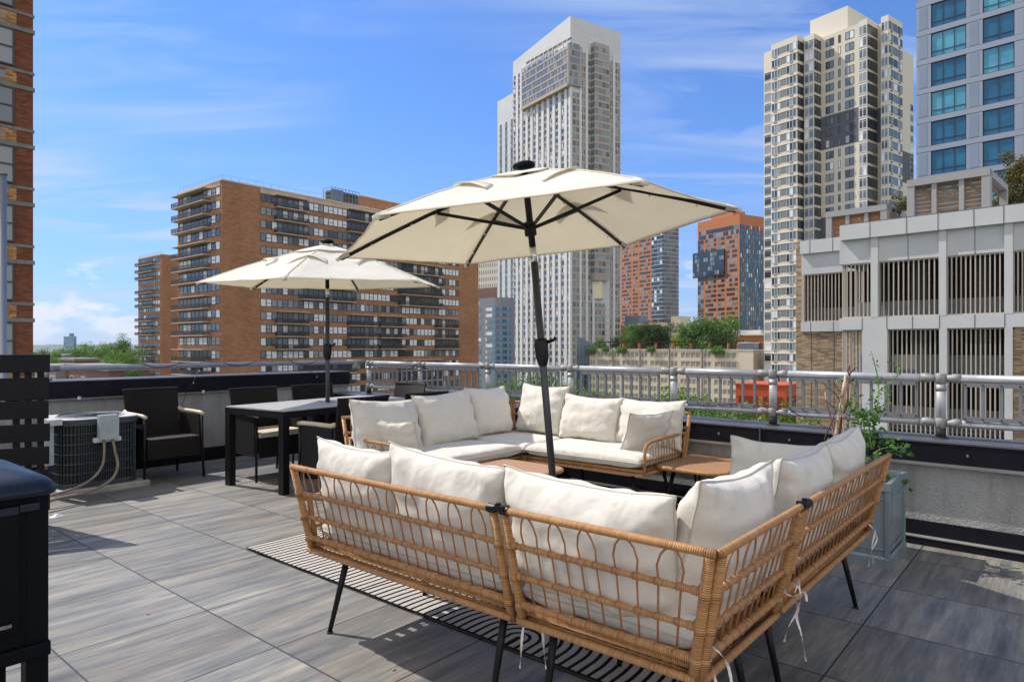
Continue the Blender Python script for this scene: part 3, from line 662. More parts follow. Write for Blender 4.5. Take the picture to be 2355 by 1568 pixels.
# ---- grey hotel ----
b = Bld('hotel', 1155, 300, 46, 'grey banded mid-rise with rounded blue-glass corner, left of the tall pale tower')
yL = b.L(1060); H = b.zL(1155, 683); H2 = b.zL(1101, 695)
rc = 5.5; arc = [(rc-rc*math.cos(a), rc-rc*math.sin(a)) for a in [R(90)*i/8 for i in range(9)]]
xe = rc+b.Rr(1180)*.35
b.w.prism([(0, yL*.55), (0, rc)]+arc[1:-1]+[(rc, 0), (xe, 0), (xe, yL*.55)], 0, H, 'hotel_grey')
b.w.bb(0.02, xe, yL*.55, yL, 0, H2-1, 'hotel_grey')
pit = 14.1*300/F
for k in range(16):
    z = H-6.0-pit*k
    if z < 2: break
    y = rc+1
    while y < yL-2: b.win('L', y, y+3.4, z, z+1.5, 0, pick(('curtain', .4), ('blind', .3), ('glass_green', .3)), 0, 1, 'win_frame', 0, .06); b.win('L', y+3.4, y+4.4, z, z+1.5, 0, 'far_white', 0, 1, 'win_frame', 0, .05); y += 7.2
    rb = b.part('corner_glazing')
    for i in range(8):
        (xa, ya), (xb, yb) = arc[i], arc[i+1]; nx_, ny_ = (yb-ya), -(xb-xa); l = math.hypot(nx_, ny_); nx_ /= l; ny_ /= l
        if nx_ > 0: nx_, ny_ = -nx_, -ny_
        rb.face([(xb+nx_*.1, yb+ny_*.1, z), (xa+nx_*.1, ya+ny_*.1, z), (xa+nx_*.1, ya+ny_*.1, z+1.6), (xb+nx_*.1, yb+ny_*.1, z+1.6)], 'glass_blue' if i % 3 else 'bglass_light')
b.done(vmax=838)
# ---- cream and brick building far behind ----
b = Bld('apartment_block', 1150, 420, 50, 'cream and red brick block glimpsed between the brick slab and the pale tower')
yL = b.L(1070); H = b.zL(1150, 575); b.w.bb(0, 20, 0, yL, 0, H, 'cream_plain'); za, zb = b.zL(1125, 690), b.zL(1125, 662)
b.part('brick_storeys').bb(-.2, 0, 0, yL, za, zb, 'far_brick')
for k in range(12):
    z = H-4.4*(k+1)-1
    for j in range(16): y = j*yL/16; b.win('L', y+.5, y+yL/16-.9, z, z+2.3, -.2 if za < z < zb else 0, 'glass_dark', .15, 2, 'cream_grey', 0, .05)
b.done(nwin=100)
# ---- glass wedge building ----
b = Bld('glass_annex', 1325, 232, -5, 'low glass-walled annex with a sloping roof at the foot of the pale tower')
xR = b.Rr(1392); hl = b.zR(1325, 771); hr = b.zR(1392, 806)
i0 = len(b.w.v); b.w.v += [(0,0,0),(xR,0,0),(xR,14,0),(0,14,0),(0,0,hl),(xR,0,hr),(xR,14,hr),(0,14,hl)]
for f in ((0,1,5,4),(1,2,6,5),(2,3,7,6),(3,0,4,7),(4,5,6,7)): b.w.f.append(tuple(i0+k for k in f)); b.w.m.append('steel_blue' if f != (4,5,6,7) else 'roof_grey'); b.w.uv.append(None)
for i in range(8):
    for k in range(9):
        x = xR*i/8; z = 2+k*3.0; top = hl+(hr-hl)*(x+xR/8)/xR
        if z+2.8 < top: b.win('R', x+.1, x+xR/8-.1, z, z+2.8, 0, pick(('glass_mid', .6), ('glass_blue', .25), ('glass_dark', .15)), 0, 1, 'win_frame', 0, .05)
b.done()
# ---- orange towers ----
def ox(z): return (1150+z/3.136)*.9417
def oy(z): return (500+z/3.136)*.9417
b = Bld('orange_tower', ox(1470), 470, 30, 'orange brick and glass tower seen just right of the pale tower')
yL = b.L(1395); xR = b.Rr(ox(1585)); H = b.zL(ox(1470), 512); b.w.bb(0, xR, 0, yL, 0, H, 'orange_wall'); pit = 9.6*470/F
cg0, cg1 = b.L(ox(1470)), b.L(ox(1385)); b.part('glass_corner').bb(-.6, 14, 0-.6, cg1, b.zL(1490, 735), H-1, 'glass_dark')
for k in range(60):
    z = H-3-pit*(k+1)
    if z < 20: break
    for j in range(4): y = cg1*j/4; b.win('L', y+.3, y+cg1/4-.3, z+.6, z+pit-.2, -.6, pick(('glass_dark', .6), ('glass_mid', .25), ('blind', .15)), 0, 1, 'win_frame', 0, .05)
    b.part('glass_corner').bb(-.8, 14.2, -.8, cg1, z, z+.35, 'far_white')
    for (ca, cb_) in ((1156, 1226), (1238, 1278), (1289, 1372)):
        ya, yb = b.L(ox(cb_)), b.L(ox(ca)); n = 5 if cb_-ca > 50 else 2
        for j in range(n): b.win('L', ya+(yb-ya)*j/n+.1, ya+(yb-ya)*(j+1)/n-.1, z+.95, z+pit-.45, 0, pick(('glass_dark', .6), ('curtain', .2), ('glass_green', .2)) , 0, 1, 'win_frame', 0, .05)
    for j in range(5): x = 14.4+(xR-15)*j/5; b.win('R', x+.4, x+(xR-15)/5-.4, z+.9, z+pit-.5, 0, pick(('glass_mid', .6), ('glass_dark', .4)), 0, 1, 'win_frame', 0, .05)
    for j in range(5): x = 14*j/5; b.win('R', x+.2, x+14/5-.2, z+.6, z+pit-.2, -.6, pick(('glass_mid', .6), ('glass_dark', .4)), 0, 1, 'win_frame', 0, .05)
b.done(nwin=100, occ=umb)
b = Bld('orange_tower', ox(2056), 400, 30, 'orange tower with dark blue-glass side and stepped glass corner, left of the cream tower')
yL = b.L(ox(1735)); xR = b.Rr(ox(2260)); H = b.zL(ox(2056), oy(70)); b.w.bb(0, xR, 0, yL, 0, H, 'orange_wall'); b.part('penthouse').bb(3, 14, 8, yL*.75, H, H+4, 'orange_wall'); b.part('penthouse').bb(5, 8, 12, 18, H+4, H+5.5, 'orange_dark')
pit = 11.1*400/F
Y0, Y1 = b.L(ox(1945)), b.L(ox(1720)); zt0, zt1 = b.zL(ox(1940), oy(535), -1.5), b.zL(ox(1940), oy(335), -1.5)
b.part('glass_box').bb(-1.2, 0, Y0, Y1+1.5, zt0, zt1, 'glass_dark'); ys = b.L(ox(1783))
b.part('glass_side').bb(0.2, xR+.4, -.4, 0, 0, H-9, 'glass_dark')
for k in range(60):
    z = H-6-pit*(k+1)
    if z < 24: break
    if zt0 < z < zt1-2:
        for j in range(14): y = Y0+(Y1+1.5-Y0)*j/14; b.win('L', y+.12, y+(Y1+1.5-Y0)/14-.12, z+.3, z+pit-.2, -1.2, pick(('glass_dark', .62), ('glass_green', .18), ('curtain', .10)), 0, 1, 'win_frame', 0, .05)
        cl = ((1960, 2038),)
    elif k < 2:
        cl = ((1745, 2050),)
    else: cl = ((1735, 1782), (1793, 1878), (1888, 1942), (1955, 2042))
    for ca, cb_ in cl:
        ya, yb = b.L(ox(cb_)), b.L(ox(ca)); n = max(2, int((yb-ya)/1.9)); gl = ca < 1740 or k < 2
        for j in range(n): b.win('L', ya+(yb-ya)*j/n+.08, ya+(yb-ya)*(j+1)/n-.08, z+(.3 if gl else .85), z+pit-(.1 if gl else .35), 0, pick(('glass_dark', .6), ('curtain', .2), ('glass_green', .2)), 0, 1, 'win_frame', 0, .05)
    n = 13
    for j in range(n):
        x = xR*j/n
        if random.random() < .72: b.win('R', x+.25, x+xR/n*(.5+random.random()*.35), z+.3, z+pit-.3, -.4, pick(('glass_mid', .35), ('curtain', .3), ('blind', .12), ('glass_dark', .23)), 0, 1, 'win_frame', 0, .05)
        else: b.win('R', x+.1, x+xR/n-.1, z+.3, z+pit-.3, -.4, 'bglass_dark', 0, 1, 'win_frame', 0, .05)
b.done(nwin=100)
# low beige/brown blocks at their feet
b = Bld('low_block', 1560, 330, 48, 'plain beige windowless block behind the roof garden trees'); b.w.bb(0, 20, 0, b.L(1465), 0, b.zL(1560, 741), 'beige'); b.w.bb(2, 12, 0, b.L(1538), b.zL(1560, 741), b.zL(1538, 727), 'beige')
b.part('roof_plant').bb(2, 10, b.L(1465), b.L(1432), 0, b.zL(1465, 725), 'steel_blue'); b.part('lower_wall').bb(-2, 0, b.L(1520), b.L(1432), 0, b.zL(1465, 748), 'orange_dark'); b.done()
b = Bld('low_block', 1756, 262, 48, 'low orange pavilion with a square archway beside the cream tower')
y1 = b.L(1700); H = b.zL(1756, 771); w = b.w; a0, a1 = b.L(1742), b.L(1718); zb_ = b.zL(1742, 785)
w.bb(0, 8, 0, a0, 0, H, 'orange_wall'); w.bb(0, 8, a1, y1, 0, H, 'orange_wall'); w.bb(0, 8, a0, a1, zb_, H, 'orange_wall'); w.bb(5, 8, a0, a1, 0, zb_, 'orange_dark'); b.part('roof').bb(-.5, 9, -.5, y1+.5, H, H+.6, 'beige')
pd = b.part('domed_roof')
for i in range(8):
    a = math.pi*i/8; a2 = math.pi*(i+1)/8; r_ = 7; cy = b.L(1712)+4
    pd.prism([(9, cy-r_), (16, cy-r_), (16, cy+r_), (9, cy+r_)], H+math.sin(min(a, math.pi/2))*3*0+.6+i*.35, H+.6+(i+1)*.35, 'far_white') if i < 5 else None
b.done()
# ---- cream tower ----
def kx(z): return 1732.7+.36025*z
def ky(z): return .36025*z
b = Bld('cream_tower', kx(860), 170, 36.5, 'cream residential tower with bay windows and dark bands, left of the blue panelled tower')
Ht = b.zL(kx(860), ky(95)); pit = 3.02
lp = lambda z, v: b.loc(kx(z), ky(v), Ht)
xb1 = (lp(278, 228)[0]+lp(110, 290)[0])/2; xb2 = lp(385, 212)[0]; xb3 = lp(725, 118)[0]; xw = lp(670, 130)[0]+1.0
xb4 = 0.0
y4a, y4b = 0, b.L(kx(812), xb4); yr = b.L(kx(757), xb4+3)
y3a, y3b = b.L(kx(725), xb3), b.L(kx(670), xb3); y2a, y2b = b.L(kx(385), xb2), b.L(kx(322), xb2); y1a, y1b = b.L(kx(278), xb1), b.L(kx(110), xb1)
yend = b.L(kx(65), xb1+6); xR = b.Rr(kx(950)); xR2 = b.Rr(kx(1020), 8)
def cbox(x0, x1, y0, y1, z1, mt='cream'): b.w.bb(x0, x1, y0, y1, 0, z1, mt)
cbox(xb4, xR, y4a, y4b, Ht, 'cream_plain'); cbox(xb4+3, xR, y4b, y3b, Ht-.2, 'cream'); cbox(xb3, xb4+6, y3a, y3b, Ht, 'cream_plain'); cbox(xw, xR, y3b, y2a, Ht-.4, 'cream'); cbox(xb2, xR, y2a, y2b, Ht-.1, 'cream_plain'); cbox(xb1+3.2, xR, y2b, y1a, Ht-.6, 'cream'); cbox(xb1, xR, y1a, y1b, Ht, 'cream_plain'); cbox(xb1+6, xR, y1b, yend, b.zL(kx(85), ky(335), xb1+6), 'cream_plain')
cbox(xR, xR2, 8, 30, b.zR(kx(950), ky(318), 8), 'cream_plain')
pa, pb_ = b.L(kx(600), xw+2), b.L(kx(360), xw+2); zp = b.zL(kx(600), ky(38), xw+2); b.part('penthouse').bb(xw+2, xw+2+b.Rr(kx(765))*.0+14, pa, pb_, Ht, zp, 'cream_plain')
CG = (('glass_mid', .30), ('glass_green', .20), ('curtain', .25), ('blind', .10), ('glass_dark', .15))
sp_ = b.part('floor_band'); dk = b.part('dark_cladding')
def strip(f, t0, t1, off, n, fm='far_white', gl=False, h0=.78, skip=0):
    if t0 > t1: t0, t1 = t1, t0
    for k in range(40):
        z = Ht-1.3-pit*(k+1)+.0
        if z < 4: break
        if k < skip: continue
        for j in range(n):
            b.win(f, t0+(t1-t0)*j/n, t0+(t1-t0)*(j+1)/n, z+h0, z+pit-.22, off, pick(*CG), .07 if not gl else .09, 1, fm, .78 if gl else 0, .03)
w_ = y1b-y1a
strip('L', y1a+.3, y1a+w_*.40, xb1, 3); strip('L', y1b-w_*.36, y1b-.3, xb1, 3)
for k in range(40):
    z = Ht-1.3-pit*(k+1)
    if z < 4: break
    b.part('grey_panel').bb(xb1-.04, xb1, y1a+w_*.41, y1b-w_*.37, z+.95, z+pit-.28, 'cream_grey')
    sp_.bb(xb1-.12, xb1, y1a, y1b, z-.25, z-.05, 'cream_plain')
    sp_.bb(xb1-.12, xR, y1a-.12, y1a, z-.25, z+.5, 'cream_plain')
    b.part('unit_vent').bb(xb1-.08, xb1, y1a+w_*.15, y1a+w_*.27, z+.25, z+.55, 'wood_slat'); b.part('unit_vent').bb(xb1-.08, xb1, y1b-w_*.24, y1b-w_*.12, z+.25, z+.55, 'wood_slat')
    sp_.bb(xb3-.1, xb3, y3a, y3b, z+.35, z+.5, 'far_white'); sp_.bb(xb2-.1, xb2, y2a, y2b, z+.35, z+.5, 'far_white')
    b.part('unit_vent').bb(xb4+1.2, xb4+2.1, -.08, 0, z+.25, z+.6, 'win_frame'); b.part('unit_vent').bb(xR-2.2, xR-1.3, -.08, 0, z+.25, z+.6, 'win_frame')
# dark cladding storeys
for (k0, k1) in ((7, 10), (16, 19), (28, 29)):
    za, zb = Ht-1.3-pit*k1+.5, Ht-1.3-pit*k0+.4
    for (x, y0, y1) in ((xb4+3, y4b, y3a), (xw, y3b, y2a), (xb1+3.2, y2b, y1a)): dk.bb(x-.03, x, y0, y1, za, zb, 'cream_dark')
    dk.bb(xR, xR2+.03, 7.97, 8, za-6, zb-6, 'cream_dark')
    for (x, ya, yb) in ((xb3, y3a, y3b), (xb2, y2a, y2b)): pass
# side returns of the bays are dark glass
for (xa, xb, y) in ((xb1, xb1+3.2, y1a), (xb2, xw, y2a), (xb3, xb4+3, y3a)):
    for k in range(40):
        z = Ht-1.3-pit*(k+1)
        if z < 4: break
        b.win('R', xa+.1, xb-.1, z+.6, z+pit-.1, y, pick(('glass_dark', .7), ('glass_mid', .3)), .07, 2, 'win_frame', 0, .03)
strip('L', y3a+.15, y3b-.15, xb3, 2, gl=True, h0=.5); strip('L', y2a+.15, y2b-.15, xb2, 2, gl=True, h0=.5)
strip('L', y4a+.1, y4b-.1, xb4, 2, gl=True, h0=.7)
strip('R', xb4+.2, xR*.30, 0, 2, fm='cream_grey', h0=.9); strip('R', xR*.34, xR*.62, 0, 1, fm='cream_grey', h0=.9); strip('R', xR*.66, xR-.2, 0, 2, fm='cream_grey', h0=.9)
strip('R', xR+1.2, xR+3.0, 8, 1, fm='cream_grey', skip=4); strip('R', xR2-2.2, xR2-.2, 8, 1, fm='far_white', skip=4, gl=True)
def ly(z): return b.L(kx(z), xw)
strip('L', ly(460), ly(512), xw, 2, fm='win_frame'); strip('L', ly(540), ly(555), xw, 1, fm='win_frame'); strip('L', ly(585), ly(640), xw, 2, fm='win_frame')
strip('L', y1b+.3, yend-.2, xb1+6, 2, gl=True, h0=.5, skip=1)
b.done(nwin=100, vmax=845, occ=lambda x, y: x > 1842 and y > 480)
# ---- blue panelled tower ----
b = Bld('blue_tower', 2106, 66, 45, 'blue-grey panelled tower with large blue glass windows at the top right')
Lr = b.L(2900); Hb = 62; xin = .0
# the visible face runs along -a (towards the camera on the right): plane x=0, y from 0 down to Lr
b.w.bb(.25, 22, Lr, 0, 0, Hb, 'blue_panel')
def bx(z): return (2150+z/3.486)*.9417
def by(z): return z/3.486*.9417
zr = [b.zL(bx(430), by(v)) for v in (290, 540)]; pit = zr[0]-zr[1]
cols = [(430, 725, 3), (870, 1135, 2), (1560, 1830, 3), (2000, 2300, 2), (2700, 3000, 3)]
edges = []
for ca, cb_, n in cols: edges.append((b.L(bx(cb_)), b.L(bx(ca)), n))
band = b.part('floor_band'); pan = b.part('panel')
for k in range(-7, 24):
    zt = zr[0]-pit*k; zb = zt-pit*.80
    if zb < 1 or zt > Hb-1: continue
    band.bb(0, .25, Lr, 0, zt+.03, zb+pit-.03, 'blue_band')
    prev = 0
    for (ya, yb, n) in edges:
        # panels between prev and yb
        w = prev-yb
        pan.bb(.02, .25, yb+.03, prev-.03, zb+.0, zt-.0, 'blue_band')
        pan.bb(.0, .02, yb+w*.25, prev-w*.2, zb+.06, zt-.12, 'blue_panel')
        lit = random.random(); g1 = 'bglass_light' if lit < .5 else 'bglass_dark'
        b.win('L', ya, yb, zb, zt, .16, g1, .05, n, 'mullion_blue', .22, .0)
        prev = ya
    pan.bb(.02, .25, Lr, prev-.03, zb, zt, 'blue_band')
b.done(vmax=435)
# ---- grey parking garage ----
def gx(z): return 1789.2+.36038*z
def gy(z): return 376.7+.36038*z
b = Bld('parking_garage', 2160, 30, 45, 'grey panelled parking garage with vertical fins and tan brick below, at right')
ZZ = lambda v: b.zL(2160, gy(v)); z_top, z_capb, z_op1, z_sp1, z_sp0 = ZZ(325), ZZ(428), ZZ(593), ZZ(968), ZZ(1050)
yl = b.L(gx(405)); ye = b.L(2352+500); xl = 3.6; yll = b.L(1842.5, xl)
def yy(z): return b.L(gx(z))
w = b.w
# cap + panel band, spandrels
w.bb(-.25, .4, ye, yl, z_capb, z_top, 'garage_panel'); w.bb(0, .35, ye, yl, z_op1, z_capb, 'garage_panel')
w.bb(-.12, .4, ye, yl, z_sp0, z_sp1, 'garage_panel')
def pierz(a, c, z0, z1, d=-.12, mt='garage_panel'): w.bb(d, .4, yy(c), yy(a), z0, z1, mt)
for a, c in ((595, 640), (1028, 1075), (1445, 1500), (1850, 1900)): pierz(a, c, z_sp1, z_capb-.0, -.13)
for a, c in ((540, 700), (1030, 1080)): pierz(a, c, 0, z_sp0)
pierz(1447, 1498, 0, z_sp0)
w.bb(0, .4, ye, yy(1500), 0, z_sp0-.02, 'brick_tan')
jt = b.part('panel_joint')
for z in (828, 1255): jt.bb(-.262, -.25, yy(z)-.012, yy(z)+.012, z_capb, z_top, 'garage_joint'); jt.bb(-.012, 0, yy(z)-.012, yy(z)+.012, z_op1, z_capb, 'garage_joint')
for z in (595, 1028, 1445): jt.bb(-.262, -.25, yy(z)-.012, yy(z)+.012, z_capb, z_top, 'garage_joint')
for z in (540, 697, 860, 1032, 1257, 1448): jt.bb(-.132, -.12, yy(z)-.012, yy(z)+.012, z_sp0, z_sp1, 'garage_joint')
jt.bb(-.25, .4, ye, yl, z_top, z_top+.04, 'garage_joint')
# roof slab and dark interior
b.part('roof').bb(.4, 22, ye, yl, z_op1+.6, z_top-.5, 'roof_grey'); b.part('roof').bb(xl+.4, 22, yl, yll, z_op1+.6, z_top-.5, 'roof_grey')
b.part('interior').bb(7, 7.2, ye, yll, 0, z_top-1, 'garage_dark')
hw = b.part('half_wall'); fl = b.part('floor_slab')
lev = [ZZ(855), ZZ(1220), ZZ(1570), ZZ(1925), ZZ(2280)]
for i, z in enumerate(lev):
    hgt = ZZ(855)-ZZ(968)
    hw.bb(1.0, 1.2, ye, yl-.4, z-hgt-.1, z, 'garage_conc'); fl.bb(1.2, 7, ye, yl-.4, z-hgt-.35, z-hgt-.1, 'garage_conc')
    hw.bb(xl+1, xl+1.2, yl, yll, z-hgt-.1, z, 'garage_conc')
for yc in (828, 1255, 870): fl.bb(1.25, 1.7, yy(yc)-.2, yy(yc)+.2, 0, z_op1, 'beige_dark')
def fins(a, c, z0, z1, x=0.05, n=None, side=False):
    m = MB(); ya, yb = (yy(c), yy(a)) if not side else (b.L(gx(c), xl), b.L(gx(a), xl)); n = n or max(3, round((yb-ya)/.30))
    for i in range(n+1):
        y = ya+(yb-ya)*i/n; m.bb(x, x+.06, y-.026, y+.026, z0+.05, z1-.05, 'fin')
    m.bb(x, x+.14, ya, yb, z1-.06, z1, 'fin'); m.bb(x, x+.14, ya, yb, z0, z0+.06, 'fin'); m.build('fin_screen', b.e)
fins(410, 595, z_sp1, z_op1, n=7); fins(640, 1028, z_sp1, z_op1, n=12); fins(1075, 1445, z_sp1, z_op1, n=12); fins(1500, 1850, z_sp1, z_op1, n=12)
fins(410, 540, 0, z_sp0, n=6); fins(700, 1030, 0, z_sp0, n=11); fins(1080, 1445, 0, z_sp0, n=12)
# left set-back part
zb1, zb2, zb3, zb4 = z_top-.35, z_capb-.28, z_op1-.05, z_sp1-.05
zl = lambda v: b.zL(gx(400), gy(v), xl)
t_, cb, o1, s1, s0 = zl(470), zl(555), zl(690), zl(1005), zl(1068)
w.bb(xl-.2, xl+.4, yl-.1, yll, cb, t_, 'garage_panel'); w.bb(xl, xl+.35, yl, yll, o1, cb, 'garage_panel'); w.bb(xl-.1, xl+.4, yl, yll, s0, s1, 'garage_panel'); w.bb(xl, xl+.4, yl, yll, 0, s0, 'brick_tan')
w.bb(xl, xl+.3, yll-.15, yll, s1, o1, 'fin')
fins(165, 408, s1, o1, x=xl+.05, n=11, side=True)
for z in (210, 355):
    y = b.L(gx(z), xl); jt.bb(xl-.212, xl-.2, y-.012, y+.012, cb, t_, 'garage_joint'); jt.bb(xl-.112, xl-.1, y-.012, y+.012, s0, s1, 'garage_joint'); jt.bb(xl-.012, xl, y-.02, y+.02, 0, s0, 'garage_joint')
rs = MB()
for i in range(4): x = .4+i*.85; rs.bb(x, x+.07, yl-.05, yl+.05, z_sp1, z_op1, 'fin'); rs.bb(x, x+.07, yl-.05, yl+.05, 2, z_sp0, 'fin')
rs.bb(.1, xl, yl-.05, yl+.05, z_op1-.05, z_op1, 'fin'); rs.build('fin_screen', b.e)
# return walls at the step
w.bb(.0, xl, yl-.02, yl+.1, z_op1, z_top-.02, 'garage_panel'); w.bb(0, xl, yl-.02, yl+.1, z_sp0, z_sp1, 'garage_panel')
w.bb(xl, 22, yll, yll+.3, 0, t_, 'brick_tan')
b.done()
# lamps inside the garage and roof pergolas
def pergola(label, za, zb_, vt_a, vb_a, off, woodm, nb, z_base, mid):
    ya, yb = b.L(gx(zb_), off), b.L(gx(za), off); zt = b.zL(gx(za), gy(vt_a), off); z0 = b.zL(gx(za), gy(vb_a), off)-.3
    zt += GZ; z0 += GZ
    o = b.o+b.b*off+b.a*ya; e = thing('roof_pergola', (o.x, o.y, z0), R(45), label, 'pergola', None); L = yb-ya; h = zt-z0; t_ = .32; m = MB()
    m.bb(0, .5, 0, t_, 0, h, 'pergola_grey'); m.bb(0, .5, L-t_, L, 0, h, 'pergola_grey'); m.bb(-.02, .52, 0, L, h, h+t_, 'pergola_grey')
    for k in mid: m.bb(.05, .4, L*k-.10, L*k+.10, 0, h, 'pergola_grey')
    m.bb(0, 4.5, 0, t_, h, h+t_-.03, 'pergola_grey'); m.bb(4.2, 4.5, 0, t_, 0, h, 'pergola_grey'); m.bb(0, 4.5, L-t_, L, h, h+t_-.03, 'pergola_grey'); m.bb(4.2, 4.5, L-t_, L, 0, h, 'pergola_grey')
    m.build('frame', e); s = MB(); ph = h/nb
    for i in range(nb):
        z = ph*i+.05; s.bb(.42, .46, t_, L-t_, z, z+ph*.80, woodm)
    for i in range(int(L/.6)): s.bb(.5, 4.2, t_+i*.6, t_+i*.6+.08, h-.15, h, woodm)
    s.build('slat_screen', e)
pergola('larger grey-framed pergola with weathered wood slats on the garage roof', 820, 1350, 150, 342, 2.0, 'wood_slat', 9, 0, (.33, .66))
pergola('smaller grey-framed pergola with orange wood slats on the garage roof', 303, 692, 345, 478, 5.5, 'wood_orange', 6, 0, (.33, .64))
# ---- beige garage with roof garden ----
Yr = 195
b2 = Bld('beige_garage', 1731, Yr, 50, 'long beige concrete garage with grated openings and a roof garden')
def vx(z): return (1400+z/3.925)*.9417
def vy(z): return (750+z/3.925)*.9417
yl2_ = b2.L(1351); H = b2.zL(1731, 804); xr = b2.Rr(1754); pit = (b2.zL(vx(1450), vy(462))-b2.zL(vx(1450), vy(549)))
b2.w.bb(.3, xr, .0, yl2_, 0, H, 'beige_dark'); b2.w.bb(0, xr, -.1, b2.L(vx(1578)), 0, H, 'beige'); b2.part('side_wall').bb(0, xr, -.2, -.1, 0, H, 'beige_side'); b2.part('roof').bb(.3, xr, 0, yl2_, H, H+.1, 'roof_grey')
zc1 = b2.zL(vx(1450), vy(462)); ophalf = pit*.29
segs = [(150, 375), (380, 632), (640, 915), (922, 1228), (1235, 1575)]
wl_ = b2.part('facade')
ys_ = b2.L(vx(1578)); zz = [H]
for k in range(9):
    zc_ = zc1-pit*k; zt_ = zc_+ophalf; zb_ = zc_-ophalf
    if zb_ < 0: break
    top = zz[-1]; wl_.bb(0, .3, ys_, yl2_, zt_, top, 'beige'); zz.append(zb_)
    for (sa, sb) in segs:
        ya, yb = b2.L(vx(sb)), b2.L(vx(sa)); W_ = yb-ya
        cols_ = [(0.03, .13), (.15, .25)] + [(.36+.155*i, .36+.155*i+.14) for i in range(4)]
        if k >= 3: cols_ = [(0.03, .13), (.15, .25)] + [(.34+.125*i, .34+.125*i+.105) for i in range(5)]
        cuts = sorted([(1-c1, 1-c0) for c0, c1 in cols_]); prev = 0
        for c0, c1 in cuts:
            wl_.bb(0, .3, ya+W_*prev, ya+W_*c0, zb_, zt_, 'beige'); prev = c1
            g0, g1 = ya+W_*c0, ya+W_*c1; n = 3 if k < 3 and c1 < .66 else 2
            gr = MB()
            for i in range(4): zq = zb_+(zt_-zb_)*(i+.5)/4; gr.bb(.12, .2, g0, g1, zq-.16, zq+.10, 'grate')
            if n == 3:
                for i in range(4): yq = g0+(g1-g0)*(i+.5)/4; gr.bb(.12, .2, yq-.14, yq+.14, zb_, zt_, 'grate')
            b2.part('grated_opening').v  # ensure part
            g_ = b2.part('grated_opening'); o_ = len(g_.v); g_.v += gr.v; g_.f += [tuple(o_+q for q in f) for f in gr.f]; g_.m += gr.m; g_.uv += gr.uv
        wl_.bb(0, .3, ya+W_*prev, yb, zb_, zt_, 'beige'); wl_.bb(-.25, 0, yb-.1, yb+.2, 0, H, 'beige_side')
wl_.bb(0, .3, ys_, yl2_, 0, zz[-1], 'beige'); b2.part('coping').bb(-.12, xr, -.3, yl2_, H-.25, H+.02, 'beige')
# roof garden pergola (brown) and posts, part of the garage roof
pg = b2.part('roof_trellis'); y0_, y1_ = b2.L(1700, 2.5), b2.L(1372, 2.5)
pg.bb(2.4, 2.6, y0_, y1_, H+2.3, H+2.5, 'brown_dark'); pg.bb(5.4, 5.6, y0_, y1_, H+2.3, H+2.5, 'brown_dark')
n = 46
for i in range(n): y = y0_+(y1_-y0_)*i/n; pg.bb(2, 6, y-.12, y+.12, H+2.5, H+2.65, 'brown_dark'); pg.bb(2.42, 2.5, y-.12, y+.12, H, H+2.3, 'brown_dark') if i % 2 else None
pg.bb(2.5, 2.55, y0_, y1_, H+.9, H+1.1, 'brown_dark')
gb = b2.part('guard_rail'); gb.bb(.4, .46, 0, yl2_, H+.9, H+.98, 'brown_dark')
for i in range(70): gb.bb(.4, .46, yl2_*i/70, yl2_*i/70+.1, H, H+.9, 'brown_dark')
cbx = b2.part('rooftop_cabin'); ya, yb = b2.L(1731, 1), b2.L(1697, 1); cbx.bb(1, 6, ya, yb, H, H+2.1, 'steel_blue'); cbx.bb(.9, 6.1, ya-.1, yb+.1, H+1.85, H+2.2, 'far_white'); cbx.bb(6, xr, 0, yb, H, H+2.0, 'beige_dark')
b2.done()
for i in range(7):
    y = y1_+(y0_-y1_)*(.22+.12*i); o = b2.o+b2.b*1.6+b2.a*y; c = thing('garden_post', (o.x, o.y, GZ+H), 0, None, None, None); m = MB(); m.bb(-.3, .3, -.3, .3, 0, 1.9, 'orange_wall'); m.bb(-.4, .4, -.4, .4, 1.9, 2.0, 'orange_dark'); m.build('shaft', c)
    tag(c, 'orange square post under the brown trellis of the roof garden', 'post', 'orange posts along the roof garden')
# ---- red louvred block ----
b3 = Bld('red_plant_building', 1807, 60, 50, 'low red metal building with louvred walls seen through the railing')
yl3 = b3.L(1691); xr3 = b3.Rr(1850); H = b3.zL(1807, 888)
b3.w.bb(0, xr3, 0, yl3, 0, H, 'red_metal'); b3.part('roof').bb(-.08, xr3+.08, -.08, yl3+.08, H, H+.12, 'red_metal')
lv = b3.part('louvre')
zt = H-1.0
for k in range(28):
    z = zt-.18*k
    lv.bb(-.07, 0, .3, yl3*.44, z-.11, z, 'red_louver'); lv.bb(-.07, 0, yl3*.56, yl3-.3, z-.11, z, 'red_louver'); lv.bb(.3, xr3-.2, -.07, 0, z-.11, z, 'red_louver')
b3.done()
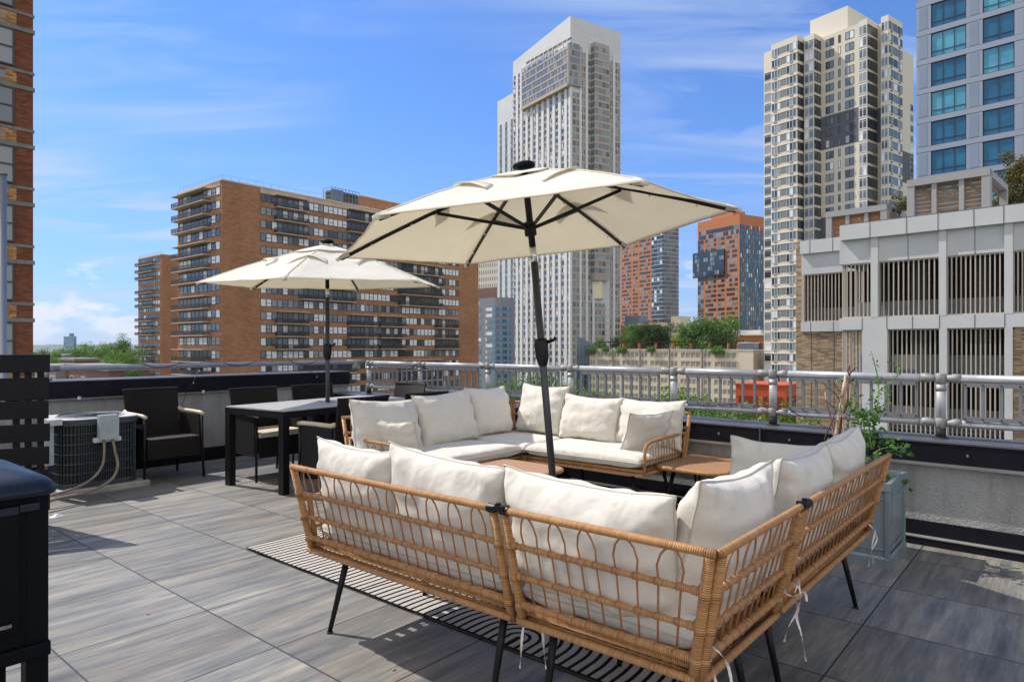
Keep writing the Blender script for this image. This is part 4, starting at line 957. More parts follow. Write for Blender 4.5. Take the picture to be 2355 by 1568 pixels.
# ================= distant low-rise on the left =================
random.seed(21)
def house(u0, u1, vt, Y, mt, label, extra=None, depth=5, phi=50):
    c = Bld('low_house', u1, Y, phi, label, 'house', 'low-rise houses on the left horizon')
    yl_ = c.L(u0); H = max(2, c.zL(u1, vt)); c.w.bb(0, depth, 0, yl_, 0, H, mt); c.part('roof').bb(-.2, depth+.2, -.2, yl_+.2, H, H+.5, 'roof_grey')
    for i in range(max(1, int(yl_/5))):
        if H > 4: c.win('L', 1+i*5, 2.4+i*5, H-3.2, H-1.4, 0, 'glass_dark', .1, 1, 'far_white', 0, .05)
    c.done(); return c
hs = [(133, 172, 829, 150, 'far_brick', 'low brown brick house just above the metal pipe rail'), (150, 200, 846, 105, 'far_brick', 'flat grey-roofed house with white rooftop units'), (205, 226, 845, 120, 'far_brick', 'small brick house beside the flat grey roof'),
      (196, 250, 853, 88, 'far_brick', 'brown brick house partly hidden by the pipe rail'), (80, 128, 846, 110, 'far_wall', 'pale house beside the slatted fence'), (100, 150, 818, 240, 'far_wall', 'distant beige house left of the treetops')]
for h in hs: house(*h)
k = 0
for i in range(16):
    Y = 420+i*60; u = 85+random.random()*235; w_ = random.uniform(8, 22)
    c = house(u, u+w_, HY+ (18.0-14.5*random.random())*0+ F*(CH-GZ-random.uniform(7, 16))/Y, Y, random.choice(['far_wall', 'far_brick', 'far_white', 'roof_grey']), None, depth=14)
    kd = {'far_wall': 'grey-walled', 'far_brick': 'brown brick', 'far_white': 'whitewashed', 'roof_grey': 'pale grey'}[c.w.m[0]]
    tag(c.e, 'tiny distant %s low-rise house among the treetops on the left horizon' % kd, 'house', 'tiny %s houses on the left horizon' % kd)
b = Bld('distant_block', 170, 1500, 62, 'distant blue-glass square block standing on the left horizon')
yl_ = b.L(146); H = b.zL(170, 773.5); xr_ = b.Rr(175.5); b.w.bb(0, xr_, 0, yl_, 0, H, 'far_blue'); b.part('roof_plant').bb(3, 8, yl_*.35, yl_*.6, H, H+7, 'steel_blue')
for i in range(9):
    for j in range(8):
        if random.random() < .75: b.win('L', yl_*j/8+.3, yl_*(j+1)/8-.7, H-3.4*(i+1), H-3.4*i-1.0, 0, 'far_bluelight', 0, 1, 'win_frame', 0, .1)
b.done(vmax=HY)
for (u, v, w_, Y, l) in ((238, 794, 14, 1700, 'dome-roofed building'), (252, 790, 3, 1750, 'thin tower'), (261, 789, 3, 1800, 'thin chimney-like tower'), (276, 791, 3, 1850, 'thin tower')):
    b = Bld('distant_building', u, Y, 50, 'tiny distant ' + l + (' on the left horizon' if w_ == 14 else ' %s the dome on the left horizon' % {252: 'just right of', 261: 'second to the right of', 276: 'farthest right of'}[u]), 'building', 'tiny buildings on the left horizon')
    b.w.bb(0, 6+w_, 0, abs(b.L(u-w_)), 0, b.zL(u, v), 'far_wall'); b.part('roof').prism([(1, 1), (5, 1), (5, 5), (1, 5)], b.zL(u, v), b.zL(u, v)+2.5, 'far_wall'); b.done()
h = MB()
for i in range(24):
    a = -9000+i*750; hh = 18+14*noise.noise(Vector((i*.7, 2, 0))); h.face([(a, 6200, GZ), (a+750, 6200, GZ), (a+750, 6500, GZ+hh+25), (a, 6500, GZ+hh+25)], 'grass'); h.face([(a, 6500, GZ+hh+25), (a+750, 6500, GZ+hh+25), (a+750, 7300, GZ), (a, 7300, GZ)], 'grass')
tag(h.build('hills'), 'low hazy hills along the horizon', 'hills', kind='structure')
# ================= TREES =================
import numpy as np
def crown_mesh(seed, n, leaf, mt, sx=1, sz=.8, ncl=38, droop=0):
    rg = np.random.default_rng(seed); V = []; 
    cl = []
    for i in range(ncl):
        d = rg.normal(size=3); d /= np.linalg.norm(d); r = rg.uniform(.35, .88); c = d*r; c[2] = c[2]*sz; c[0] *= sx; c[1] *= sx
        if c[2] < -.45*sz: c[2] *= .4
        cl.append((c, rg.uniform(.24, .40)))
    per = n//ncl; P_ = []; Nn = []
    for c, r in cl:
        d = rg.normal(size=(per, 3)); d /= np.linalg.norm(d, axis=1)[:, None]; rr = r*(rg.uniform(.45, 1.08, size=(per, 1)))
        p = c+d*rr*np.array([1, 1, .72]); P_.append(p); Nn.append(d+rg.normal(scale=.55, size=(per, 3)))
    P_ = np.concatenate(P_); Nn = np.concatenate(Nn); P_ = P_*np.array([sx/np.percentile(np.hypot(P_[:, 0], P_[:, 1]), 97)]*2+[sz/np.percentile(np.abs(P_[:, 2]), 98)]); Nn /= np.linalg.norm(Nn, axis=1)[:, None]
    ref = np.where(np.abs(Nn[:, 2:3]) < .9, np.array([[0, 0, 1.]]), np.array([[1., 0, 0]])); T = np.cross(Nn, ref); T /= np.linalg.norm(T, axis=1)[:, None]; B_ = np.cross(Nn, T)
    ang = rg.uniform(0, 6.28, size=(len(P_), 1)); T2 = T*np.cos(ang)+B_*np.sin(ang); B2 = -T*np.sin(ang)+B_*np.cos(ang)
    l = leaf*rg.uniform(.6, 1.4, size=(len(P_), 1)); q = np.stack([P_-T2*l, P_-B2*l*.55, P_+T2*l, P_+B2*l*.55], 1).reshape(-1, 3)
    me = bpy.data.meshes.new('crown'); N = len(P_); me.from_pydata(q.tolist(), [], np.arange(4*N).reshape(-1, 4).tolist()); me.materials.append(MAT[mt]); me.update(); return me, cl
CM = {}
def tree(loc, r, h, mt, label, group=None, seed=0, n=2600, leaf=.055, sx=1, sz=.8, name='tree', cat='tree', trunkvis=True):
    key = (mt, seed, n, leaf, sx, sz)
    if key not in CM: CM[key] = crown_mesh(seed, n, leaf, mt, sx, sz)
    me, cl = CM[key]; t = thing(name, loc, random.uniform(0, 6), label, cat, group)
    c = bpy.data.objects.new('crown', me); S.collection.objects.link(c); c.parent = t; c.location = (0, 0, h-r*sz*1.0); c.scale = (r, r, r)
    if trunkvis:
        m = MB(); zc = h-r*sz; m.tube([(0, 0, 0), (.02*r, 0, zc*.5), (0, .03*r, zc*1.0)], [r*.06, r*.05, r*.035], 'bark', 7)
        for cc, rr in cl[:9]: m.tube([(0, 0, max(.1, zc*.75)), (cc[0]*r*.5, cc[1]*r*.5, zc+cc[2]*r*.4), (cc[0]*r, cc[1]*r, zc+cc[2]*r)], [r*.03, r*.02, r*.01], 'bark', 5)
        m.build('trunk', t)
    return t
def roof_tree(u, vt, w, Y, mt, label, zb, seed, sz=.75, n=2600, leaf=.05, grp=None, name='tree', cat='tree'):
    r = w/2*Y/F; top = CH+(HY-vt)/F*Y; p = P(u, HY, Y); return tree((p.x, p.y, zb), r, top-zb, mt, label, grp, seed, n, leaf, 1, sz, name, cat)
gr = GZ+b2.zL(1731, 804)
gd = [(1628, 735, 138, 214, 'leaf_green', 'broad round green tree, largest of the roof garden', 3, .62), (1462, 750, 80, 240, 'leaf_green', 'olive-green tree at the left of the roof garden', 4, .75), (1512, 744, 76, 236, 'leaf_dark', 'dark green tree in the middle of the roof garden', 5, .8),
      (1563, 768, 40, 222, 'leaf_yellow', 'round yellow-green shrub between the roof garden trees', 6, .8), (1378, 780, 36, 246, 'leaf_green', 'small bushy tree at the left end of the roof garden', 7, .9), (1492, 777, 34, 234, 'leaf_brown', 'brownish blossom shrub under the dark roof garden tree', 8, .8), (1415, 776, 24, 244, 'leaf_dark', 'small dark conifer-like shrub on the roof garden', 9, 1.1)]
for u, vt, w, Y, mt, l, sd, sz in gd:
    gb_ = 'shrub' if 'shrub' in l else 'tree'; roof_tree(u, vt, w, Y, mt, l, gr, sd, sz, 11000 if w > 70 else 3600, .038 if w > 70 else .06, None, gb_, gb_)
for (u, w, l, mt) in ((1362, 30, 'dark trailing shrub on the far left edge of the beige garage roof', 'leaf_green'), (1393, 22, 'low green shrub near the left edge of the beige garage roof', 'leaf_green'), (1430, 30, 'small bright shrub spilling over the beige garage parapet, left of the red post', 'leaf_bright'), (1497, 24, 'small dull shrub spilling over the beige garage parapet, in the middle', 'leaf_green'), (1652, 38, 'wide bright shrub spilling over the beige garage parapet, below the big tree', 'leaf_bright')):
    Y = b2.o.y+b2.a.y*b2.L(u); roof_tree(u, 797, w, Y-.6, mt, l, gr-.6, 11, .55, 900, .1, 'shrubs on the beige garage parapet', 'shrub', 'shrub')
# trees on the grey garage roof
rb = GZ+z_top-.5
roof_tree(2352, 362, 130, 36, 'leaf_brown', 'large olive and rust tree on the garage roof at the right frame edge', rb, 13, 1.1, 5200, .05)
roof_tree(2068, 448, 44, 37, 'leaf_brown', 'small olive and rust tree between the two roof pergolas', rb, 14, 1.2, 1800, .07)
# street trees
st = [(1215, 862, 90, 75, 'leaf_bright', 'bright street tree behind the railing, between the first and second back cushions'), (1285, 866, 95, 72, 'leaf_bright', 'street tree behind the railing, beside the leaning pole'), (1165, 872, 60, 80, 'leaf_bright', 'small street tree in front of the grey hotel'), (1352, 905, 44, 60, 'leaf_bright', 'treetop peeking over the rail left of the beige garage'), (1545, 895, 86, 62, 'leaf_bright', 'street tree seen through the balusters before the beige garage'), (1612, 912, 66, 60, 'leaf_bright', 'lower street tree left of the red building'), (1425, 915, 30, 62, 'leaf_bright', 'tiny treetop seen through the balusters under the beige garage'),
      (1645, 934, 110, 42, 'leaf_green', 'dark green treetop just over the parapet beyond the sofa arm'), (1745, 938, 120, 40, 'leaf_bright', 'bright treetop just over the parapet under the red building'), (1830, 945, 100, 38, 'leaf_bright', 'bright treetop over the parapet at the foot of the tan brick wall')]
for i, (u, vt, w, Y, mt, l) in enumerate(st):
    r = max(w/2*Y/F, 2.2); top = CH+(HY-vt)/F*Y; p = P(u, HY, Y); tree((p.x, p.y, GZ), r*1.15, top-GZ, mt, l, 'street trees beyond the railing', 30+i % 4, 4200, .045, 1, .9)
# left trees
lt = [(283, 783, 66, 190, 'leaf_green', 'tall round tree at the left edge of the small brick slab', 40), (215, 795, 62, 230, 'leaf_green', 'dark mass of trees in the middle of the left skyline', 41), (248, 810, 50, 170, 'leaf_bright', 'bright tree in front of the dark left skyline trees', 42), (192, 803, 46, 200, 'leaf_bright', 'yellow-green tree left of the dark skyline trees', 43), (300, 815, 44, 150, 'leaf_bright', 'light green tree touching the small brick slab', 42), (112, 806, 40, 180, 'leaf_green', 'green tree beside the near brick building', 41), (118, 826, 34, 120, 'leaf_bright', 'small bright tree over the slatted fence', 43), (262, 832, 60, 140, 'leaf_green', 'mid green tree just above the pipe rail, left of the small brick slab', 41), (178, 838, 40, 160, 'leaf_bright', 'bushy tree above the pipe rail under the distant blue block', 42), (300, 856, 50, 90, 'leaf_bright', 'bright treetop below the pipe rail by the small brick slab', 42), (216, 858, 16, 100, 'leaf_bright', 'tiny treetop below the pipe rail', 43), (160, 805, 50, 420, 'leaf_green', 'far line of trees under the distant blue block', 41), (240, 800, 60, 520, 'leaf_dark', 'far dark trees behind the left skyline', 40)]
for u, vt, w, Y, mt, l, sd in lt:
    r = w/2*Y/F; top = CH+(HY-vt)/F*Y; p = P(u, HY, Y); tree((p.x, p.y, GZ), r*1.35, top-GZ, mt, l, 'trees on the left skyline', sd, 5200, .045, 1, .85)
# big wood filling the left mid-distance
rg = np.random.default_rng(5); V = []; 
for i in range(2600):
    Y = rg.uniform(260, 1500); u = rg.uniform(60, 330); X = (u-CX)/F*Y; z = GZ+rg.uniform(2, 9)+ (0 if Y < 600 else 3); s_ = rg.uniform(.8, 2.2)*(1+Y/900)
    a = rg.uniform(0, 3.1); dx, dy = math.cos(a)*s_, math.sin(a)*s_; V += [(X-dx, Y-dy, z-s_*.5), (X+dx, Y+dy, z-s_*.4), (X+dx*.7, Y+dy*.7+s_*.5, z+s_*.6), (X-dx*.7, Y-dy*.7+s_*.5, z+s_*.5)]
me = bpy.data.meshes.new('far_wood'); me.from_pydata(V, [], [tuple(range(i, i+4)) for i in range(0, len(V), 4)]); me.materials.append(MAT['leaf_dark']); o = bpy.data.objects.new('far_wood', me); S.collection.objects.link(o); tag(o, 'far-off mass of treetops between the low houses at left', 'woodland', kind='stuff')
# ================= TERRACE =================
random.seed(11)
rd = Vector((.747, -.665, 0)).normalized(); rn = Vector((.665, .747, 0)).normalized()   # right parapet direction / outward normal
PL = Vector((-3.33, 7.86, 0)); PR = Vector((2.61, 4.46, 0))
def isect(p, d, q, e):
    k = ((q.x-p.x)*e.y-(q.y-p.y)*e.x)/(d.x*e.y-d.y*e.x); return p+d*k
IC = isect(PL, BD, PR, rd); tI = (IC-PL).dot(BD)
R1 = IC+rd*14; L1 = PL-BD*14
m = MB(); fp = [IC+AD*.0+Vector((0, .0, 0)), R1, R1-rn*13, L1-rn*3, L1]
m.face([(p.x, p.y, 0) for p in reversed(fp)], 'tile'); tag(m.build('terrace_floor'), 'grey wood-look paving slabs of the rooftop terrace', 'floor', kind='structure')
m = MB(); m.prism([(p.x, p.y) for p in reversed([IC+AD*.45+rn*.45, R1+rn*.45, R1-rn*13, L1-rn*3, L1+AD*.45])], GZ, -.03, 'garage_panel'); tag(m.build('roof_slab'), 'body of the building that carries the terrace', 'building slab', kind='structure')
def wallbox(mb, p0, d, n, t0, t1, o0, o1, z0, z1, mt):
    c = p0+d*((t0+t1)/2)+n*((o0+o1)/2); M = Matrix(((d.x, n.x, 0, c.x), (d.y, n.y, 0, c.y), (0, 0, 1, (z0+z1)/2), (0, 0, 0, 1))); mb.box(None, (abs(t1-t0), abs(o1-o0), z1-z0), mt, M=M)
# left parapet
e = thing('parapet_wall', (PL.x, PL.y, 0), 0, 'higher stucco parapet with deep black cap along the left side of the terrace', 'wall'); O = Vector((0, 0, 0)); t1 = tI+.30
for nm, o0, o1, z0, z1, mt in (('wall', .03, .38, 0, .79, 'stucco'), ('base_flashing', .0, .035, 0, .145, 'cap_black'), ('cap', -.015, .42, .79, .955, 'cap_black'), ('cap_top', -.02, .43, .955, .965, 'cap_top'), ('drip_edge', -.02, .03, .775, .79, 'flash_grey')):
    m = MB(); wallbox(m, O, BD, AD, -14, t1, o0, o1, z0, z1, mt); m.build(nm, e)
for k in range(8): m = MB(); q = BD*(-3.4+k*.62)-AD*.025; m.box((q.x, q.y, .79), (.022, .022, .03), 'white_plastic'); m.build('cable_clip', e)
# right parapet
e = thing('parapet_wall', (PR.x, PR.y, 0), 0, 'lower stucco parapet with black cap under the metal railing', 'wall'); tc_ = (IC-PR).dot(rd)
for nm, o0, o1, z0, z1, mt in (('wall', .07, .40, 0, .54, 'stucco'), ('base_flashing', .055, .07, .055, .15, 'cap_black'), ('base_step', 0, .07, 0, .05, 'cap_black'), ('step_ledge', -.004, .07, .05, .055, 'flash_grey'), ('cap', .01, .43, .545, .675, 'cap_black'), ('cap_top', .005, .44, .675, .685, 'cap_top'), ('drip_edge', .005, .06, .525, .545, 'flash_grey')):
    m = MB(); wallbox(m, O, rd, rn, tc_-.2, 9, o0, o1, z0, z1, mt); m.build(nm, e)
m = MB()
for k in range(-7, 4):
    q = rd*(.93+k*1.9)+rn*.009; wallbox(m, O, rd, rn, .93+k*1.9-.004, .93+k*1.9+.004, .0, .012, .53, .69, 'joint_dark'); q = rd*(.35+k*.55)+rn*.005; m.lathe([(0, .004), (.008, .003), (.009, 0)], (q.x, q.y, .61), 'flash_grey', 8, Matrix.Rotation(R(90), 4, 'X') @ Matrix.Rotation(0, 4, 'Z'))
m.build('cap_joint', e)
# ---- right railing ----
RS = Vector((-1.87, 8.75, 0))
def trail(u):
    k = (u-CX)/F; return (k*RS.y-RS.x)/(rd.x-k*rd.y)
pt = [trail(u) for u in (848, 966, 1122, 1312, 1549, 1777, 2163)]; pt.append(pt[-1]+1.15); pt.append(pt[-1]+1.15)
e = thing('metal_railing', (RS.x, RS.y, 0), 0, 'round aluminium pipe railing with flat balusters on the lower parapet', 'railing')
ZT, ZB = 1.088, .79
def rt(t, z, o=0): p = rd*t+rn*o; return Vector((p.x, p.y, z))
def sleeve(m, a, b, r, mt='alu_cast'): m.tube([a, b], r, mt, 14)
for i, t_ in enumerate(pt):
    m = MB(); m.tube([rt(t_, .76), rt(t_, ZT-.03)], .029, 'alu', 16); o = m.build('post', e, True)
    m = MB(); m.tube([rt(t_, .683), rt(t_, .765)], .031, 'rubber', 14); m.tube([rt(t_, .684), rt(t_, .692)], .05, 'rubber', 14); m.build('collar', o, True)
    m = MB()
    for z in (ZT, ZB):
        m.tube([rt(t_, z-.036), rt(t_, z-.034), rt(t_, z+.026), rt(t_, z+.033)], [.031, .034, .034, .026], 'alu_cast', 14)
        for s_ in (-1, 1):
            if i == 0 and s_ < 0: continue
            m.tube([rt(t_+s_*.02, z), rt(t_+s_*.055, z), rt(t_+s_*.075, z), rt(t_+s_*.115, z)], [.020, .026, .0325, .0325], 'alu_cast', 10)
        m.build('coupling', o, True); m = MB()
    m.tube([rt(t_, ZT-.085), rt(t_, ZT-.055)], .0325, 'alu_cast', 14); m.build('ring', o, True)
    if i < len(pt)-1:
        t2 = pt[i+1]
        m = MB(); m.tube([rt(t_+.10, ZT), rt(t2-.10, ZT)], .0275, 'alu', 16); m.build('top_rail', e, True)
        m = MB(); m.tube([rt(t_+.10, ZB), rt(t2-.10, ZB)], .0255, 'alu', 16); m.build('bottom_rail', e, True)
        m = MB(); a, b_ = t_+.13, t2-.13
        wallbox(m, O, rd, rn, a, b_, -.028, -.022, 1.035, 1.063, 'baluster'); wallbox(m, O, rd, rn, a, b_, -.028, -.022, .812, .842, 'baluster')
        n = max(5, round((b_-a)/.098))
        for k in range(n+1):
            q = a+.01+(b_-a-.02)*k/n; wallbox(m, O, rd, rn, q-.009, q+.009, -.022, -.004, .82, 1.055, 'baluster')
            for z in (1.05, .827): m.box(tuple(rt(q, z, -.031)), (.008, .008, .008), 'rubber')
        m.build('baluster_panel', e)
# ---- left pipe rail ----
ls = PL+AD*.2
def tl(u, p=ls, d=BD):
    k = (u-CX)/F; return (k*p.y-p.x)/(d.x-k*d.y)
e = thing('pipe_rail', (ls.x, ls.y, 0), 0, 'single aluminium pipe rail low over the black cap of the left parapet', 'railing')
def lt_(t, z): p = BD*t; return Vector((p.x, p.y, z))
a, b_ = tl(136), tl(818); m = MB(); m.tube([lt_(-14, 1.082), lt_(b_, 1.082)], .027, 'alu', 16); m.build('pipe', e, True)
for t_ in (a-.12, a-2.6, b_-.02):
    m = MB(); m.tube([lt_(t_-.12, 1.082), lt_(t_+.12, 1.082)], .034, 'alu_cast', 14); m.tube([lt_(t_, 1.08), lt_(t_, .965)], .034, 'alu_cast', 14); m.tube([lt_(t_, .966), lt_(t_, .975)], .055, 'rubber', 14); m.build('post', e, True)
# ---- black slatted fence ----
fd = Vector((.89, .45, 0)).normalized(); fn = Vector((fd.y, -fd.x, 0)); fe = Vector((-3.376, 4.9, 0))
e = thing('slatted_fence', (fe.x, fe.y, 0), 0, 'black wooden privacy fence of wide horizontal boards at the left frame edge', 'fence')
for k in range(7):
    z1_ = 1.243-.167*k; m = MB(); wallbox(m, O, fd, fn, -2.4, -.004*(k % 3), 0, .018, z1_-(.129 if k != 1 else .162), z1_, 'fence_black'); m.build('board', e, bevel=.002)
for t_ in (-.06, -.135, -.205, -.55, -1.2, -1.9, -2.35): m = MB(); wallbox(m, O, fd, fn, t_-.019, t_+.019, -.04, 0, 0, 1.20, 'fence_black'); m.build('batten', e)
# ---- AC condenser ----
AB = Vector((-3.88, 5.78, 0)); e = thing('concrete_pad', (AB.x, AB.y, 0), R(50), 'worn concrete pad under the air conditioner', 'pad')
m = MB(); m.prism([(-.03, -.06), (.70, -.06), (.70, .72), (-.05, .72)], 0, .055, 'concrete_pad'); o = m.build('slab', e, bevel=.008)
e = thing('air_conditioner', (AB.x, AB.y, .056), R(50), 'dark grilled air conditioner unit with pale grey top behind the slatted fence', 'air conditioner')
Sz, Hh = .63, .60
def rrect(x0, x1, y0, y1, r, n=6):
    out = []
    for cx, cy, a0 in ((x1-r, y0+r, -90), (x1-r, y1-r, 0), (x0+r, y1-r, 90), (x0+r, y0+r, 180)):
        for i in range(n+1): a = R(a0+90*i/n); out.append((cx+r*math.cos(a), cy+r*math.sin(a)))
    return out
m = MB(); m.prism(rrect(.02, Sz-.02, .02, Sz-.02, .11), .03, Hh-.04, 'ac_core'); m.build('core', e)
m = MB(); per = rrect(0, Sz, 0, Sz, .13, 7)
m.prism(rrect(-.005, Sz+.005, -.005, Sz+.005, .13), .0, .04, 'ac_dark'); m.build('base_pan', e)
m = MB(); tot = 0
P2 = per+[per[0]]
for i in range(len(P2)-1):
    a = Vector(P2[i]+(0,)); c = Vector(P2[i+1]+(0,)); L = (c-a).length; n = max(1, round(L/.0195))
    for k in range(n):
        p = a+(c-a)*(k/n); m.beam((p.x, p.y, .04), (p.x, p.y, Hh-.05), .006, .006, 'ac_dark')
for z in [.04+.0865*k for k in range(7)]: m.tube([(x, y, z) for x, y in per], .0055, 'ac_dark', 5, closed=True)
m.build('grille', e)
m = MB(); m.prism(rrect(-.015, Sz+.015, -.015, Sz+.015, .13, 8), Hh-.05, Hh, 'ac_dark'); m.prism(rrect(-.012, Sz+.012, -.012, Sz+.012, .13, 8), Hh, Hh+.006, 'ac_top'); o = m.build('lid', e)
m = MB(); c_ = (Sz/2, Sz/2)
for r_ in [.04+.021*k for k in range(11)]: m.tube([(c_[0]+r_*math.cos(R(15*k)), c_[1]+r_*math.sin(R(15*k)), Hh+.018-.0*r_) for k in range(24)], .003, 'ac_dark', 5, closed=True)
for k in range(8): a = R(45*k); m.tube([(c_[0]+.03*math.cos(a), c_[1]+.03*math.sin(a), Hh+.022), (c_[0]+.26*math.cos(a), c_[1]+.26*math.sin(a), Hh+.012)], .003, 'ac_dark', 5)
m.lathe([(.27, Hh+.006), (.275, Hh+.014), (.262, Hh+.014), (.258, Hh+.0065)], (c_[0], c_[1], 0), 'ac_top', 32); m.build('fan_guard', e)
dx = .33
m = MB(); m.box((dx+.005, -.075, Hh-.07), (.15, .09, .21), 'box_grey'); m.box((dx+.0, -.123, Hh-.07), (.156, .006, .216), 'box_grey'); m.build('switch_box', e, bevel=.004)
m = MB(); m.box((dx+.005, -.05, Hh-.185), (.22, .05, .04), 'white_plastic'); m.build('bracket', e, bevel=.006)
cm = MB(); cm.tube(cm.smooth([(dx-.035, -.09, Hh-.175), (dx-.035, -.10, Hh-.28), (dx-.06, -.13, Hh-.40), (dx-.16, -.20, Hh-.49), (dx-.34, -.30, Hh-.54), (dx-.62, -.36, Hh-.57)]), .011, 'conduit', 10); cm.build('conduit_hose', e, True)
cm = MB(); cm.tube(cm.smooth([(dx+.035, -.09, Hh-.175), (dx+.05, -.11, Hh-.30), (dx+.06, -.14, Hh-.42), (dx-.02, -.22, Hh-.52), (dx-.22, -.33, Hh-.575), (dx-.45, -.42, Hh-.575), (dx-.66, -.50, Hh-.585)]), .012, 'conduit', 10); cm.build('conduit_hose', e, True)
m = MB(); m.box((-.04, .10, Hh-.01), (.10, .16, .05), 'ac_top'); m.box((-.07, .12, Hh-.20), (.06, .10, .36), 'box_grey'); m.tube([(-.08, .12, Hh-.38), (-.09, .1, Hh-.5), (-.14, .06, .02)], .011, 'conduit', 8); m.build('side_panel', e)
m = MB(); m.tube([(-3.42, 5.05, .01), (-3.40, 5.06, .018)], .02, 'white_plastic', 12)
e = thing('floor_cap', (-3.02, 4.50-.0, 0), 0, 'small round white cap lying on the paving right of the black grill', 'cap'); q = G(130, 1188); e.location = (q.x, q.y, 0)
m = MB(); m.lathe([(0, .022), (.018, .020), (.022, .010), (.045, .006), (.048, 0)], (0, 0, 0), 'white_plastic', 20); m.build('disc', e, True)
# ---- grill ----
gp = Vector((-1.515, 2.195, 0)); e = thing('gas_grill', (gp.x, gp.y, 0), R(50), 'black lidded grill on square legs cut by the left frame edge', 'grill')   # local x = b, y = a ; front face y=0, right corner x=0
W_, D_ = 1.15, .56
m = MB()
for x, y in ((-.032, .032), (-W_+.03, .032), (-.032, D_-.032), (-W_+.03, D_-.032)):
    l = MB(); l.box((x, y, .41), (.062, .062, .82), 'grill_black'); l.build('leg', e, bevel=.004)
m.bb(-W_, -.05, .004, D_-.01, .34, .82, 'grill_black'); m.build('body', e, bevel=.006)
m = MB(); m.bb(-W_, -.085, -.012, .004, .40, .795, 'grill_black'); m.bb(-W_, -.085, -.016, -.012, .77, .795, 'grill_paint'); o = m.build('door', e, bevel=.004)
m = MB(); m.tube([(-.60, -.03, .43), (-.11, -.03, .43)], .008, 'chrome', 10); m.build('handle', o, True)
m = MB(); m.bb(-W_, -.0, -.02, D_+.02, .300, .345, 'grill_black'); m.build('lower_rail', e, bevel=.004)
m = MB(); m.bb(-.085, -.03, -.022, .0, .775, .80, 'grill_paint'); m.build('corner_bracket', e, bevel=.004)
lid = MB(); prof = [(0, .825, .0), (0, .845, .008), (.004, .865, .0), (.012, .885, -.02), (.04, .905, -.06), (.10, .935, -.13), (.16, .95, -.2)]
def rr(ins, r): return rrect(-W_-.02+ins, .02-ins, -.03+ins, D_+.03-ins, max(.02, r), 5)
rings = [(rr(0, .05), .823), (rr(-.006, .055), .832), (rr(-.006, .055), .842), (rr(.0, .05), .846), (rr(.004, .05), .858), (rr(.018, .05), .872), (rr(.05, .05), .886), (rr(.12, .05), .910), (rr(.22, .05), .935)]
base = 0; n = len(rings[0][0])
for pts, z in rings: lid.v += [(x, y, z) for x, y in pts]
for i in range(len(rings)-1):
    for k in range(n): k2 = (k+1) % n; lid.f.append((i*n+k, i*n+k2, (i+1)*n+k2, (i+1)*n+k)); lid.m.append('grill_paint'); lid.uv.append(None)
lid.f.append(tuple((len(rings)-1)*n+k for k in range(n))); lid.m.append('grill_paint'); lid.uv.append(None); lid.build('lid', e, True)
m = MB(); m.bb(-.30, -.14, .17, .18, .905, .9165, 'grill_black'); m.build('lid_groove', e)
# ---- rug ----
r0 = Vector((-1.72, 4.31, .006)); e = MB()
nx_, ny_ = 60, 24; Lr_, Wr_ = 2.95, 2.1
for i in range(nx_+1):
    for j in range(ny_+1): x = Lr_*i/nx_; y = Wr_*j/ny_; e.v.append((x+(.006*noise.noise(Vector((y*9, 3, 0))) if i == 0 else 0), y+(.008*noise.noise(Vector((x*7, 0, 0))) if j == 0 else 0), .004+.004*noise.noise(Vector((x*3, y*3, 0)))))
for i in range(nx_):
    for j in range(ny_): a = i*(ny_+1)+j; e.f.append((a, a+ny_+1, a+ny_+2, a+1)); e.m.append('rug'); e.uv.append(None)
o = e.build('outdoor_rug', smooth=True); o.location = r0; o.rotation_euler = (0, 0, R(-40)); tag(o, 'cream outdoor rug with black stripes and arches under the near wicker sectional', 'rug')
